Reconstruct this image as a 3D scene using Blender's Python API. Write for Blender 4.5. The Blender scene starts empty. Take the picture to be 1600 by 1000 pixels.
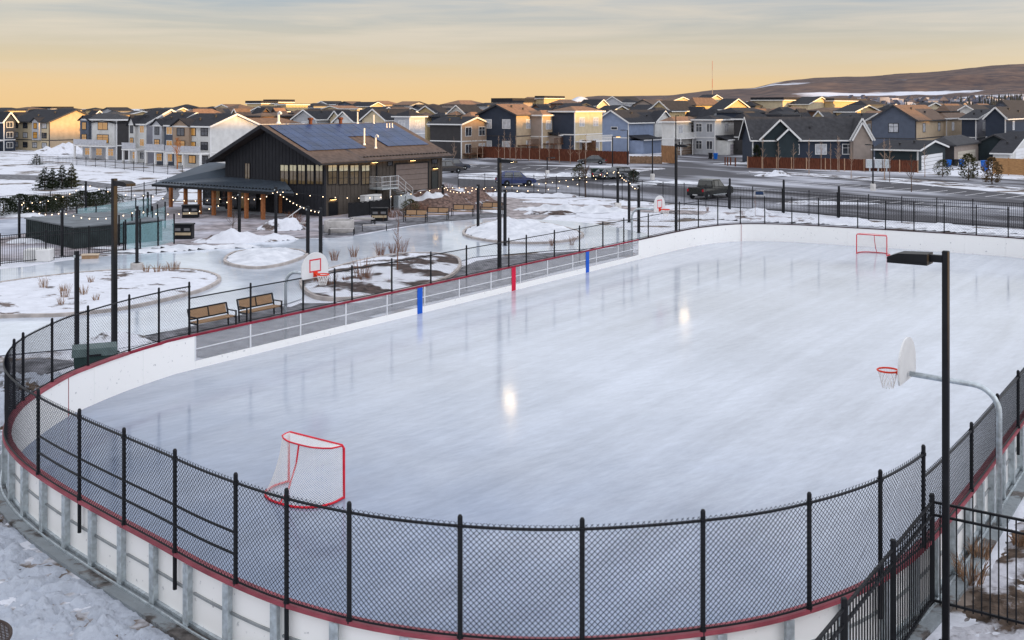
import bpy, math, random
from mathutils import Vector, Matrix, noise
from mathutils.geometry import tessellate_polygon
random.seed(7)
SC = bpy.context.scene
COL = SC.collection
# ------------------------------------------------------------------ camera model (metres, photo pixels 1600x1000)
F, HY, CH = 1662.0, 167.0, 9.065          # focal length in photo pixels, eye-level row, camera height
ANG = 0.612                               # the rink's long axis, from straight ahead
Uv = Vector((math.sin(ANG), math.cos(ANG), 0)); Vv = Vector((math.cos(ANG), -math.sin(ANG), 0))
O0 = Vector((0.161, 52.45, 0))            # red line at the near long board
def at(px, py, z=0.0):
    Y = F*(CH-z)/(py-HY); return Vector(((px-800)/F*Y, Y, z))
def atY(px, py, Y):
    return Vector(((px-800)/F*Y, Y, CH-(py-HY)/F*Y))
def zat(py, Y): return CH-(py-HY)/F*Y
def W(u, v, z=0.0): return O0+Uv*u+Vv*v+Vector((0, 0, z))
def prj(p): return 800+F*p.x/p.y, HY+F*(CH-p.z)/p.y

# ------------------------------------------------------------------ materials
MATS = {}
def mat(name, rgb, rough=0.6, metal=0.0, var=0.15, scale=3.0, bump=0.0, rgb2=None, spec=0.16, emit=None, est=0, alpha=None, detail=5, thr=None, stretch=None, coords='Object'):
    if name in MATS: return MATS[name]
    m = bpy.data.materials.new(name); m.use_nodes = True
    nt = m.node_tree; b = nt.nodes['Principled BSDF']; L = nt.links.new
    b.inputs['Roughness'].default_value = rough; b.inputs['Metallic'].default_value = metal
    b.inputs['Specular IOR Level'].default_value = spec
    tc = nt.nodes.new('ShaderNodeTexCoord'); n = nt.nodes.new('ShaderNodeTexNoise')
    src = tc.outputs[coords]
    if stretch:
        mp = nt.nodes.new('ShaderNodeMapping'); mp.vector_type = 'TEXTURE'; mp.inputs['Scale'].default_value = [1/q for q in stretch[:3]]
        if len(stretch) > 3: mp.inputs['Rotation'].default_value = (0, 0, stretch[3])
        L(src, mp.inputs['Vector']); src = mp.outputs['Vector']
    L(src, n.inputs['Vector']); n.inputs['Scale'].default_value = scale; n.inputs['Detail'].default_value = detail
    r = nt.nodes.new('ShaderNodeValToRGB')
    c1 = tuple(max(0, c*(1-var)) for c in rgb); c2 = rgb2 or tuple(min(1, c*(1+var)) for c in rgb)
    lo, hi = thr or (0.3, 0.7)
    r.color_ramp.elements[0].position = lo; r.color_ramp.elements[1].position = hi
    r.color_ramp.elements[0].color = (*c1, 1); r.color_ramp.elements[1].color = (*c2, 1)
    L(n.outputs['Fac'], r.inputs['Fac']); L(r.outputs['Color'], b.inputs['Base Color'])
    if bump:
        bm = nt.nodes.new('ShaderNodeBump'); bm.inputs['Strength'].default_value = bump; bm.inputs['Distance'].default_value = 0.05
        L(n.outputs['Fac'], bm.inputs['Height']); L(bm.outputs['Normal'], b.inputs['Normal'])
    if emit:
        b.inputs['Emission Color'].default_value = (*emit, 1); b.inputs['Emission Strength'].default_value = est
    if alpha is not None: b.inputs['Alpha'].default_value = alpha
    MATS[name] = m
    return m
def siding(name, rgb, pitch=0.2, vertical=False, rough=0.75, depth=0.5):
    """lap siding / board and batten: thin lines from a wave, with a little unevenness"""
    if name in MATS: return MATS[name]
    m = mat(name, rgb, rough, var=0.10, scale=1.2)
    nt = m.node_tree; L = nt.links.new; b = nt.nodes['Principled BSDF']
    tc = [x for x in nt.nodes if x.type == 'TEX_COORD'][0]
    w = nt.nodes.new('ShaderNodeTexWave'); w.wave_type = 'BANDS'; w.wave_profile = 'SAW'
    w.bands_direction = 'Z'
    w.inputs['Scale'].default_value = 1.0/pitch*0.314; w.inputs['Distortion'].default_value = 0
    L(tc.outputs['Object'], w.inputs['Vector'])
    bm = nt.nodes.new('ShaderNodeBump'); bm.inputs['Strength'].default_value = depth; bm.inputs['Distance'].default_value = 0.02
    L(w.outputs['Fac'], bm.inputs['Height']); L(bm.outputs['Normal'], b.inputs['Normal'])
    return m
def glassmat(name, tint, rough=0.04, emit=None, est=0):
    if name in MATS: return MATS[name]
    m = mat(name, tint, rough, var=0.5, scale=0.9, spec=1.0, emit=emit, est=est)
    return m
def clearmat(name, tint, mixfac=0.3, gloss=0.05):
    """see-through panel: part transparent, part tinted and glossy"""
    if name in MATS: return MATS[name]
    m = bpy.data.materials.new(name); m.use_nodes = True; nt = m.node_tree; L = nt.links.new
    b = nt.nodes['Principled BSDF']; out = nt.nodes['Material Output']
    b.inputs['Base Color'].default_value = (*tint, 1); b.inputs['Roughness'].default_value = gloss
    t = nt.nodes.new('ShaderNodeBsdfTransparent'); mx = nt.nodes.new('ShaderNodeMixShader')
    n = nt.nodes.new('ShaderNodeTexNoise'); n.inputs['Scale'].default_value = 1.5
    tc = nt.nodes.new('ShaderNodeTexCoord'); L(tc.outputs['Object'], n.inputs['Vector'])
    ma = nt.nodes.new('ShaderNodeMapRange'); ma.inputs['To Min'].default_value = mixfac-0.06; ma.inputs['To Max'].default_value = mixfac+0.06
    L(n.outputs['Fac'], ma.inputs['Value']); L(ma.outputs['Result'], mx.inputs['Fac'])
    L(t.outputs['BSDF'], mx.inputs[1]); L(b.outputs['BSDF'], mx.inputs[2]); L(mx.outputs['Shader'], out.inputs['Surface'])
    MATS[name] = m; return m

M_black = mat('black powder coat', (0.008, 0.009, 0.012), 0.5, var=0.3, spec=0.22)
M_wire = mat('black vinyl wire', (0.006, 0.007, 0.012), 0.6, var=0.2, spec=0.1)
M_galv = mat('galvanised steel', (0.50, 0.55, 0.58), 0.42, metal=0.6, var=0.25, scale=9)
M_white = mat('white board', (0.50, 0.50, 0.52), 0.35, var=0.0, scale=7, rgb2=(0.90, 0.895, 0.885), thr=(0.27, 0.34), detail=9, spec=0.4)
M_whitepaint = mat('white paint', (0.66, 0.66, 0.66), 0.5, var=0.05)
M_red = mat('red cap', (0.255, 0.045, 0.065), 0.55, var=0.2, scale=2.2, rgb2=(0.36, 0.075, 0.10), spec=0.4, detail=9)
M_redpaint = mat('red paint', (0.62, 0.02, 0.04), 0.4, var=0.15, scale=6)
M_blue = mat('blue marker', (0.01, 0.10, 0.55), 0.4, var=0.08)
M_redmark = mat('red marker', (0.62, 0.01, 0.05), 0.4, var=0.08)
M_net = mat('white cord', (0.8, 0.78, 0.76), 0.8, var=0.05)
M_wood = mat('bench wood', (0.34, 0.215, 0.125), 0.6, var=0.25, scale=4, stretch=(1, 12, 12))
M_cedar = mat('cedar post', (0.30, 0.115, 0.045), 0.55, var=0.25, scale=5)
M_conc = mat('concrete', (0.42, 0.40, 0.39), 0.85, var=0.2, scale=2.5, bump=0.2)
M_snow = mat('snow', (0.56, 0.58, 0.63), 0.7, var=0.10, scale=1.6, bump=0.9, rgb2=(0.71, 0.725, 0.77), detail=8)
M_asph = mat('asphalt', (0.088, 0.086, 0.10), 0.75, var=0.3, scale=0.10, rgb2=(0.40, 0.41, 0.46), thr=(0.47, 0.66), detail=9, coords='Object', stretch=(1.6, 0.5, 1, 0.6))
M_line = mat('line paint', (0.72, 0.72, 0.74), 0.7, var=0.2, scale=3)
M_lamp = mat('lamp lens', (0.9, 0.8, 0.6), 0.4, emit=(1.0, 0.74, 0.42), est=34, var=0.02)
M_bulb = mat('bulb', (1, 0.9, 0.7), 0.4, emit=(1.0, 0.70, 0.42), est=3.2, var=0.02)
M_sconce = mat('sconce glow', (1, 0.8, 0.5), 0.4, emit=(1.0, 0.6, 0.22), est=8, var=0.02)

def snowmix(name, dark, thr, scale, snow=(0.63, 0.645, 0.70), bump=0.6, sc2=0.35):
    """snow lying in patches over darker ground (mulch, dead grass, gravel)"""
    if name in MATS: return MATS[name]
    m = mat(name, snow, 0.75, var=0.08, scale=2.2, bump=0)
    nt = m.node_tree; L = nt.links.new; b = nt.nodes['Principled BSDF']
    tc = [x for x in nt.nodes if x.type == 'TEX_COORD'][0]
    rs = [x for x in nt.nodes if x.type == 'VALTORGB'][0]
    n2 = nt.nodes.new('ShaderNodeTexNoise'); n2.inputs['Scale'].default_value = scale; n2.inputs['Detail'].default_value = 10; n2.inputs['Roughness'].default_value = 0.62
    mp = nt.nodes.new('ShaderNodeMapping'); mp.inputs['Scale'].default_value = (0.75, 1, 1)
    L(tc.outputs['Object'], mp.inputs['Vector']); L(mp.outputs['Vector'], n2.inputs['Vector'])
    r2 = nt.nodes.new('ShaderNodeValToRGB'); r2.color_ramp.elements[0].position = thr[0]; r2.color_ramp.elements[1].position = thr[1]
    L(n2.outputs['Fac'], r2.inputs['Fac'])
    n3 = nt.nodes.new('ShaderNodeTexNoise'); n3.inputs['Scale'].default_value = scale*6; n3.inputs['Detail'].default_value = 6
    L(tc.outputs['Object'], n3.inputs['Vector'])
    r3 = nt.nodes.new('ShaderNodeValToRGB'); r3.color_ramp.elements[0].position = 0.35; r3.color_ramp.elements[1].position = 0.7
    r3.color_ramp.elements[0].color = (*[c*0.45 for c in dark], 1); r3.color_ramp.elements[1].color = (*[c*1.6 for c in dark], 1)
    L(n3.outputs['Fac'], r3.inputs['Fac'])
    mx = nt.nodes.new('ShaderNodeMix'); mx.data_type = 'RGBA'
    L(r2.outputs['Color'], mx.inputs[0]); L(r3.outputs['Color'], mx.inputs[6]); L(rs.outputs['Color'], mx.inputs[7])
    L(mx.outputs[2], b.inputs['Base Color'])
    ad = nt.nodes.new('ShaderNodeMath'); ad.operation = 'ADD'; L(n2.outputs['Fac'], ad.inputs[0]); L(n3.outputs['Fac'], ad.inputs[1])
    bm = nt.nodes.new('ShaderNodeBump'); bm.inputs['Strength'].default_value = bump; bm.inputs['Distance'].default_value = 0.12
    L(ad.outputs[0], bm.inputs['Height']); L(bm.outputs['Normal'], b.inputs['Normal'])
    return m
M_snowgrass = snowmix('snow over dead grass', (0.15, 0.12, 0.10), (0.41, 0.46), 0.25, bump=1.0)
M_mulch = snowmix('snow over mulch', (0.07, 0.05, 0.045), (0.46, 0.52), 0.55)
M_dirty = snowmix('dirty snow', (0.09, 0.075, 0.065), (0.40, 0.47), 0.8)
M_lightdirty = snowmix('trodden snow', (0.13, 0.10, 0.09), (0.385, 0.43), 0.55)
M_paved = snowmix('paving dusted with snow', (0.27, 0.24, 0.25), (0.44, 0.66), 0.18, snow=(0.50, 0.50, 0.57), bump=0.1)
M_path = snowmix('concrete path', (0.30, 0.265, 0.265), (0.62, 0.8), 0.25, bump=0.08)
M_walk = snowmix('dark walkway', (0.145, 0.145, 0.16), (0.60, 0.75), 0.3, bump=0.08)

# ------------------------------------------------------------------ mesh builder
class MB:
    def __init__(s): s.v = []; s.f = []
    def quad(s, *p):
        i = len(s.v); s.v += [tuple(q) for q in p]; s.f.append(tuple(range(i, i+len(p)))); return s
    def box(s, x0, x1, y0, y1, z0, z1):
        i = len(s.v)
        s.v += [(x0,y0,z0),(x1,y0,z0),(x1,y1,z0),(x0,y1,z0),(x0,y0,z1),(x1,y0,z1),(x1,y1,z1),(x0,y1,z1)]
        s.f += [(i,i+3,i+2,i+1),(i+4,i+5,i+6,i+7),(i,i+1,i+5,i+4),(i+1,i+2,i+6,i+5),(i+2,i+3,i+7,i+6),(i+3,i,i+4,i+7)]
        return s
    def rbox(s, x0, x1, y0, y1, z0, z1, b=0.02):
        """box with chamfered vertical and top edges"""
        pts = [(x0+b,y0),(x1-b,y0),(x1,y0+b),(x1,y1-b),(x1-b,y1),(x0+b,y1),(x0,y1-b),(x0,y0+b)]
        cx, cy = (x0+x1)/2, (y0+y1)/2
        ins = [(x+(b if x < cx else -b)*0.8, y+(b if y < cy else -b)*0.8) for x, y in pts]
        i = len(s.v); n = 8
        s.v += [(x,y,z0) for x,y in pts]+[(x,y,z1-b) for x,y in pts]+[(x,y,z1) for x,y in ins]
        for k in range(n):
            k2 = (k+1) % n
            s.f += [(i+k,i+k2,i+n+k2,i+n+k),(i+n+k,i+n+k2,i+2*n+k2,i+2*n+k)]
        s.f += [tuple(i+2*n+k for k in range(n)), tuple(i+n-1-k for k in range(n))]
        return s
    def prism(s, poly, a, b):
        """poly: list of Vectors/tuples 3D; extruded from +a to +b (vectors)"""
        a = Vector(a); b = Vector(b); n = len(poly); i = len(s.v)
        s.v += [tuple(Vector(p)+a) for p in poly]+[tuple(Vector(p)+b) for p in poly]
        for k in range(n):
            k2 = (k+1) % n; s.f.append((i+k, i+k2, i+n+k2, i+n+k))
        s.f += [tuple(i+n-1-k for k in range(n)), tuple(i+n+k for k in range(n))]
        return s
    def tube(s, pts, r, n=6, closed=False, cap=True):
        pts = [Vector(p) for p in pts]; m = len(pts); i = len(s.v)
        rr = r if isinstance(r, (list, tuple)) else [r]*m
        up = None
        for k, p in enumerate(pts):
            if closed: d = pts[(k+1) % m]-pts[k-1]
            else: d = pts[min(k+1, m-1)]-pts[max(k-1, 0)]
            if d.length < 1e-9: d = Vector((0,0,1))
            d.normalize()
            ref = Vector((0,0,1)) if abs(d.z) < 0.9 else Vector((1,0,0))
            if up is not None:
                a = up-d*up.dot(d)
                if a.length > 1e-4: ref = a
            x = ref-d*ref.dot(d); x.normalize(); y = d.cross(x); up = x
            for q in range(n):
                t = 2*math.pi*q/n; s.v.append(tuple(p+x*(rr[k]*math.cos(t))+y*(rr[k]*math.sin(t))))
        for k in range(m if closed else m-1):
            k2 = (k+1) % m
            for q in range(n):
                q2 = (q+1) % n; s.f.append((i+k*n+q, i+k*n+q2, i+k2*n+q2, i+k2*n+q))
        if cap and not closed:
            s.f += [tuple(i+n-1-q for q in range(n)), tuple(i+(m-1)*n+q for q in range(n))]
        return s
    def bar(s, p, q, w, h=None):
        """rectangular bar from p to q, w across, h upright"""
        p = Vector(p); q = Vector(q); h = h or w; d = (q-p).normalized()
        ref = Vector((0,0,1)) if abs(d.z) < 0.95 else Vector((1,0,0))
        x = d.cross(ref).normalized()*(w/2); y = x.cross(d).normalized()*(h/2)
        c = [-x-y, x-y, x+y, -x+y]
        i = len(s.v); s.v += [tuple(p+k) for k in c]+[tuple(q+k) for k in c]
        s.f += [(i+3,i+2,i+1,i),(i+4,i+5,i+6,i+7)]+[(i+k,i+(k+1)%4,i+4+(k+1)%4,i+4+k) for k in range(4)]
        return s
    def lathe(s, prof, n=16, c=(0,0)):
        i = len(s.v)
        for r, z in prof:
            for q in range(n):
                t = 2*math.pi*q/n; s.v.append((c[0]+r*math.cos(t), c[1]+r*math.sin(t), z))
        for k in range(len(prof)-1):
            for q in range(n):
                q2 = (q+1) % n; s.f.append((i+k*n+q, i+k*n+q2, i+(k+1)*n+q2, i+(k+1)*n+q))
        s.f += [tuple(i+n-1-q for q in range(n)), tuple(i+(len(prof)-1)*n+q for q in range(n))]
        return s
    def sphere(s, c, r, n=8, m=5):
        prof = [(max(1e-4, r*math.sin(math.pi*k/m)), c[2]-r*math.cos(math.pi*k/m)) for k in range(m+1)]
        return s.lathe(prof, n, (c[0], c[1]))
    def mesh(s, name, m, smooth=False):
        me = bpy.data.meshes.new(name); me.from_pydata(s.v, [], s.f); me.update()
        if m: me.materials.append(m)
        if smooth:
            for p in me.polygons: p.use_smooth = True
        return me
    def build(s, name, m, parent=None, smooth=False):
        o = bpy.data.objects.new(name, s.mesh(name, m, smooth)); COL.objects.link(o)
        if parent: o.parent = parent
        return o

def tag(o, label=None, cat=None, group=None, kind=None):
    if label: o['label'] = label
    if cat: o['category'] = cat
    if group: o['group'] = group
    if kind: o['kind'] = kind
    return o
def thing(name, label, cat, loc=(0,0,0), rz=0.0, group=None):
    o = bpy.data.objects.new(name, None); COL.objects.link(o); o.empty_display_size = 0.1
    o.location = loc; o.rotation_euler = (0, 0, rz)
    return tag(o, label, cat, group)
def dup(root, loc, rz=0.0, label=None, scale=None, group=None):
    r = root.copy(); COL.objects.link(r); r.location = loc; r.rotation_euler = (0, 0, rz)
    if scale: r.scale = (scale,)*3 if not isinstance(scale, tuple) else scale
    if label: r['label'] = label
    if group: r['group'] = group
    for ch in list(root.children):
        c = ch.copy(); COL.objects.link(c); c.parent = r
        for g in list(ch.children):
            d = g.copy(); COL.objects.link(d); d.parent = c
    return r

def catmull(P, closed=True, step=0.5):
    P = [Vector(p) for p in P]; n = len(P); out = []
    for i in range(n if closed else n-1):
        p0 = P[i-1] if closed or i > 0 else P[0]; p1 = P[i]; p2 = P[(i+1) % n]; p3 = P[(i+2) % n] if closed or i+2 < n else P[-1]
        k = max(1, int((p2-p1).length/step))
        for j in range(k):
            t = j/k
            out.append(0.5*((2*p1)+(p2-p0)*t+(2*p0-5*p1+4*p2-p3)*t*t+(3*p1-p0-3*p2+p3)*t**3))
    if not closed: out.append(P[-1].copy())
    return out
def inside(x, y, poly):
    c = False; n = len(poly); j = n-1
    for i in range(n):
        a = poly[i]; b = poly[j]
        if (a.y > y) != (b.y > y) and x < (b.x-a.x)*(y-a.y)/(b.y-a.y)+a.x: c = not c
        j = i
    return c
def edist(x, y, poly):
    best = 1e9; n = len(poly); p = Vector((x, y))
    for i in range(n):
        a = Vector((poly[i].x, poly[i].y)); b = Vector((poly[(i+1) % n].x, poly[(i+1) % n].y)); d = b-a
        l = d.length_squared
        t = 0 if l == 0 else max(0, min(1, (p-a).dot(d)/l)); best = min(best, (a+d*t-p).length)
    return best
def flat(name, pts, z, m, smooth=False, step=1.0):
    P = [Vector((p[0], p[1], z)) if len(p) == 3 else at(p[0], p[1], 0)*1.0 for p in pts]
    P = [Vector((p.x, p.y, z)) for p in P]
    if smooth: P = [Vector((p.x, p.y, z)) for p in catmull(P, True, step)]
    tr = tessellate_polygon([P])
    mb = MB(); mb.v = [tuple(p) for p in P]
    for t in tr:
        a, b, c = (P[k] for k in t)
        if (b-a).cross(c-a).z < 0: t = (t[0], t[2], t[1])
        mb.f.append(tuple(t))
    o = mb.build(name, m); o['kind'] = 'structure'
    return o, P
def ribbon(name, P, w0, w1, z0, z1, m, closed=True):
    """kerb: solid strip along the line P between offsets w0 and w1"""
    n = len(P); mb = MB(); rows = []
    for i, p in enumerate(P):
        a = P[i-1] if closed or i else P[0]; b = P[(i+1) % n] if closed or i+1 < n else P[-1]
        d = Vector((b.x-a.x, b.y-a.y, 0)).normalized(); nn = Vector((d.y, -d.x, 0))
        q0 = Vector((p.x, p.y, 0))+nn*w0; q1 = Vector((p.x, p.y, 0))+nn*w1
        rows.append([(q0.x,q0.y,z0),(q0.x,q0.y,z1),(q1.x,q1.y,z1),(q1.x,q1.y,z0)])
    for r in rows: mb.v += r
    for i in range(n if closed else n-1):
        j = (i+1) % n
        for k in range(3): mb.f.append((i*4+k, i*4+k+1, j*4+k+1, j*4+k))
    return mb.build(name, m)
def orient(P):
    A = sum(P[i-1].x*P[i].y-P[i].x*P[i-1].y for i in range(len(P)))
    return P if A > 0 else P[::-1]
def moundpoly(name, P, res, hmax, m, grow=1.0, rough=0.5, seed=0, z0=0.0, lump=1.0):
    """lumpy snow / mulch heaped inside the outline P"""
    x0 = min(p.x for p in P); x1 = max(p.x for p in P); y0 = min(p.y for p in P); y1 = max(p.y for p in P)
    nx = int((x1-x0)/res)+2; ny = int((y1-y0)/res)+2; mb = MB(); idx = {}
    for j in range(ny):
        for i in range(nx):
            x = x0+i*res; y = y0+j*res
            if not inside(x, y, P): continue
            e = min(1, edist(x, y, P)/grow); e = e*e*(3-2*e)
            nz = noise.fractal(Vector((x*0.5*lump+seed, y*0.5*lump, seed)), 1.0, 2.0, 5)
            n2 = noise.fractal(Vector((x*2.3*lump, y*2.3*lump+seed, 3)), 1.0, 2.0, 3)
            n3 = noise.noise(Vector((x*7.1*lump, y*7.1*lump, seed))); z = z0-0.02+e*hmax*(0.55+rough*nz+0.34*rough*n2)+e*0.035*n3
            idx[(i, j)] = len(mb.v); mb.v.append((x, y, z))
    for (i, j), k in idx.items():
        q = [idx.get(t) for t in ((i+1, j), (i+1, j+1), (i, j+1))]
        if None not in q: mb.f.append((k, *q))
    o = mb.build(name, m, smooth=True); o['kind'] = 'structure'; return o
def blob(name, c, rx, ry, h, m, rot=0.0, seed=0, res=0.25, z0=0.0):
    P = [Vector((c.x+rx*math.cos(t)*math.cos(rot)-ry*math.sin(t)*math.sin(rot), c.y+rx*math.cos(t)*math.sin(rot)+ry*math.sin(t)*math.cos(rot), 0)) for t in [2*math.pi*k/24 for k in range(24)]]
    P = [Vector((p.x+0.25*rx*noise.noise(p*0.4), p.y+0.25*ry*noise.noise(p*0.4+Vector((5,5,5))), 0)) for p in P]
    return moundpoly(name, P, res, h, m, grow=min(rx, ry)*0.9, rough=0.55, seed=seed, z0=z0)

# ------------------------------------------------------------------ camera, sky, sun
cam = bpy.data.objects.new('camera', bpy.data.cameras.new('camera')); COL.objects.link(cam); SC.camera = cam
cam.location = (0, 0, CH); cam.rotation_euler = (math.radians(90), 0, 0)
cam.data.sensor_width = 36; cam.data.lens = 36*F/1600; cam.data.shift_y = -(500-HY)/1600
cam.data.clip_end = 20000; cam.data.clip_start = 0.1
SUN_EL = math.radians(1.7); SUN_AZ = math.radians(120)      # azimuth clockwise from straight ahead
sd = Vector((math.sin(SUN_AZ)*math.cos(SUN_EL), math.cos(SUN_AZ)*math.cos(SUN_EL), math.sin(SUN_EL)))
sun = bpy.data.objects.new('sun', bpy.data.lights.new('sun', 'SUN')); COL.objects.link(sun)
sun.rotation_euler = sd.to_track_quat('Z', 'Y').to_euler(); sun.data.energy = 5.0; sun.data.angle = math.radians(0.5)
sun.data.color = (1.0, 0.56, 0.17)
wd = bpy.data.worlds.new('World'); SC.world = wd; wd.use_nodes = True
nt = wd.node_tree; L = nt.links.new; nt.nodes.clear()
out = nt.nodes.new('ShaderNodeOutputWorld')
sky = nt.nodes.new('ShaderNodeTexSky'); sky.sky_type = 'NISHITA'; sky.sun_disc = False
sky.sun_elevation = SUN_EL; sky.sun_rotation = SUN_AZ; sky.altitude = 1000
b1 = nt.nodes.new('ShaderNodeBackground'); b1.inputs['Strength'].default_value = 0.05*0.62; L(sky.outputs['Color'], b1.inputs['Color'])
tc = nt.nodes.new('ShaderNodeTexCoord'); sp = nt.nodes.new('ShaderNodeSeparateXYZ'); L(tc.outputs['Generated'], sp.inputs['Vector'])
rp = nt.nodes.new('ShaderNodeValToRGB')           # evening glow by height above the horizon
mr = nt.nodes.new('ShaderNodeMapRange'); mr.inputs['From Min'].default_value = -0.04; mr.inputs['From Max'].default_value = 0.36
L(sp.outputs['Z'], mr.inputs['Value']); L(mr.outputs['Result'], rp.inputs['Fac'])
els = rp.color_ramp.elements
stops = [(-0.04, (0.82, 0.57, 0.29)), (0.0, (0.87, 0.615, 0.315)), (0.022, (0.80, 0.60, 0.36)), (0.042, (0.66, 0.56, 0.41)), (0.066, (0.54, 0.52, 0.48)), (0.10, (0.37, 0.44, 0.54)),
         (0.155, (0.92, 0.95, 1.0)), (0.36, (1.15, 1.22, 1.38))]
while len(els) < len(stops): els.new(0.5)
for e, (z, c) in zip(els, stops): e.position = (z+0.04)/0.40; e.color = (*c, 1)
# long streaks of high cloud
mp = nt.nodes.new('ShaderNodeMapping'); mp.inputs['Scale'].default_value = (2.0, 2.0, 30); mp.inputs['Rotation'].default_value = (0.0, 0.05, 0.0)
L(tc.outputs['Generated'], mp.inputs['Vector'])
cn = nt.nodes.new('ShaderNodeTexNoise'); cn.inputs['Scale'].default_value = 2.3; cn.inputs['Detail'].default_value = 7; cn.inputs['Roughness'].default_value = 0.55; cn.inputs['Distortion'].default_value = 0.4
L(mp.outputs['Vector'], cn.inputs['Vector'])
cr = nt.nodes.new('ShaderNodeMapRange'); cr.inputs['From Min'].default_value = 0.40; cr.inputs['From Max'].default_value = 0.66; L(cn.outputs['Fac'], cr.inputs['Value'])
ch = nt.nodes.new('ShaderNodeMapRange'); ch.inputs['From Min'].default_value = 0.015; ch.inputs['From Max'].default_value = 0.07; ch.inputs['To Max'].default_value = 0.75; L(sp.outputs['Z'], ch.inputs['Value'])
cm = nt.nodes.new('ShaderNodeMath'); cm.operation = 'MULTIPLY'; L(cr.outputs['Result'], cm.inputs[0]); L(ch.outputs['Result'], cm.inputs[1])
cx = nt.nodes.new('ShaderNodeMix'); cx.data_type = 'RGBA'; L(cm.outputs[0], cx.inputs[0]); L(rp.outputs['Color'], cx.inputs[6]); cx.inputs[7].default_value = (0.70, 0.63, 0.56, 1)
vd = nt.nodes.new('ShaderNodeVectorMath'); vd.operation = 'DOT_PRODUCT'; L(tc.outputs['Generated'], vd.inputs[0]); vd.inputs[1].default_value = (math.sin(SUN_AZ), math.cos(SUN_AZ), 0.15)
gm = nt.nodes.new('ShaderNodeMapRange'); gm.inputs['From Min'].default_value = -0.2; gm.inputs['From Max'].default_value = 1.0; gm.inputs['To Min'].default_value = 0.57; gm.inputs['To Max'].default_value = 0.97; L(vd.outputs['Value'], gm.inputs['Value'])
b2 = nt.nodes.new('ShaderNodeBackground'); L(gm.outputs['Result'], b2.inputs['Strength']); L(cx.outputs[2], b2.inputs['Color'])
ad = nt.nodes.new('ShaderNodeAddShader'); L(b1.outputs[0], ad.inputs[0]); L(b2.outputs[0], ad.inputs[1]); L(ad.outputs[0], out.inputs['Surface'])
SC.view_settings.view_transform = 'Standard'; SC.view_settings.look = 'None'; SC.view_settings.exposure = 0.7; SC.view_settings.gamma = 1
SC.cycles.max_bounces = 6; SC.cycles.transparent_max_bounces = 24; SC.cycles.sample_clamp_indirect = 6

# ------------------------------------------------------------------ terrain
def sstep(t): t = max(0, min(1, t)); return t*t*(3-2*t)
def terr(x, y):
    z = 3.6*sstep((y-235)/190.0)
    if y > 560: z -= 12*sstep((y-560)/700.0)
    r = (x-(165+0.55*max(y, -60)))          # unseen rise added on the sun side, its crest shaped to shade the scene
    if r > 0: z += sstep(r/60.0)*(11.3+1.0*sstep((y+75)/20)+4.0*sstep((y+22)/12)-1.4*sstep((y-8)/25)-2.0*sstep((y-58)/15)+0.5*noise.noise(Vector((x*0.012, y*0.016, 1)))+0.5*noise.noise(Vector((x*0.05, y*0.06, 7))))
    return z
def terrain():
    xs = [-6000,-3000,-1500,-800,-500]+list(range(-400, 520, 12))+[560,640,760,900,1200,1700,3000,6000]
    ys = [-600,-420]+list(range(-300, 620, 12))+[660,720,800,900,1000,1150,1300,1600,2200,3500,6000,9000]
    mb = MB(); n = len(xs)
    for y in ys:
        for x in xs: mb.v.append((x, y, terr(x, y)-0.03))
    for j in range(len(ys)-1):
        for i in range(n-1):
            k = j*n+i; mb.f.append((k, k+1, k+n+1, k+n))
    o = mb.build('ground', M_snowgrass, smooth=True); o['kind'] = 'structure'
terrain()

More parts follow.
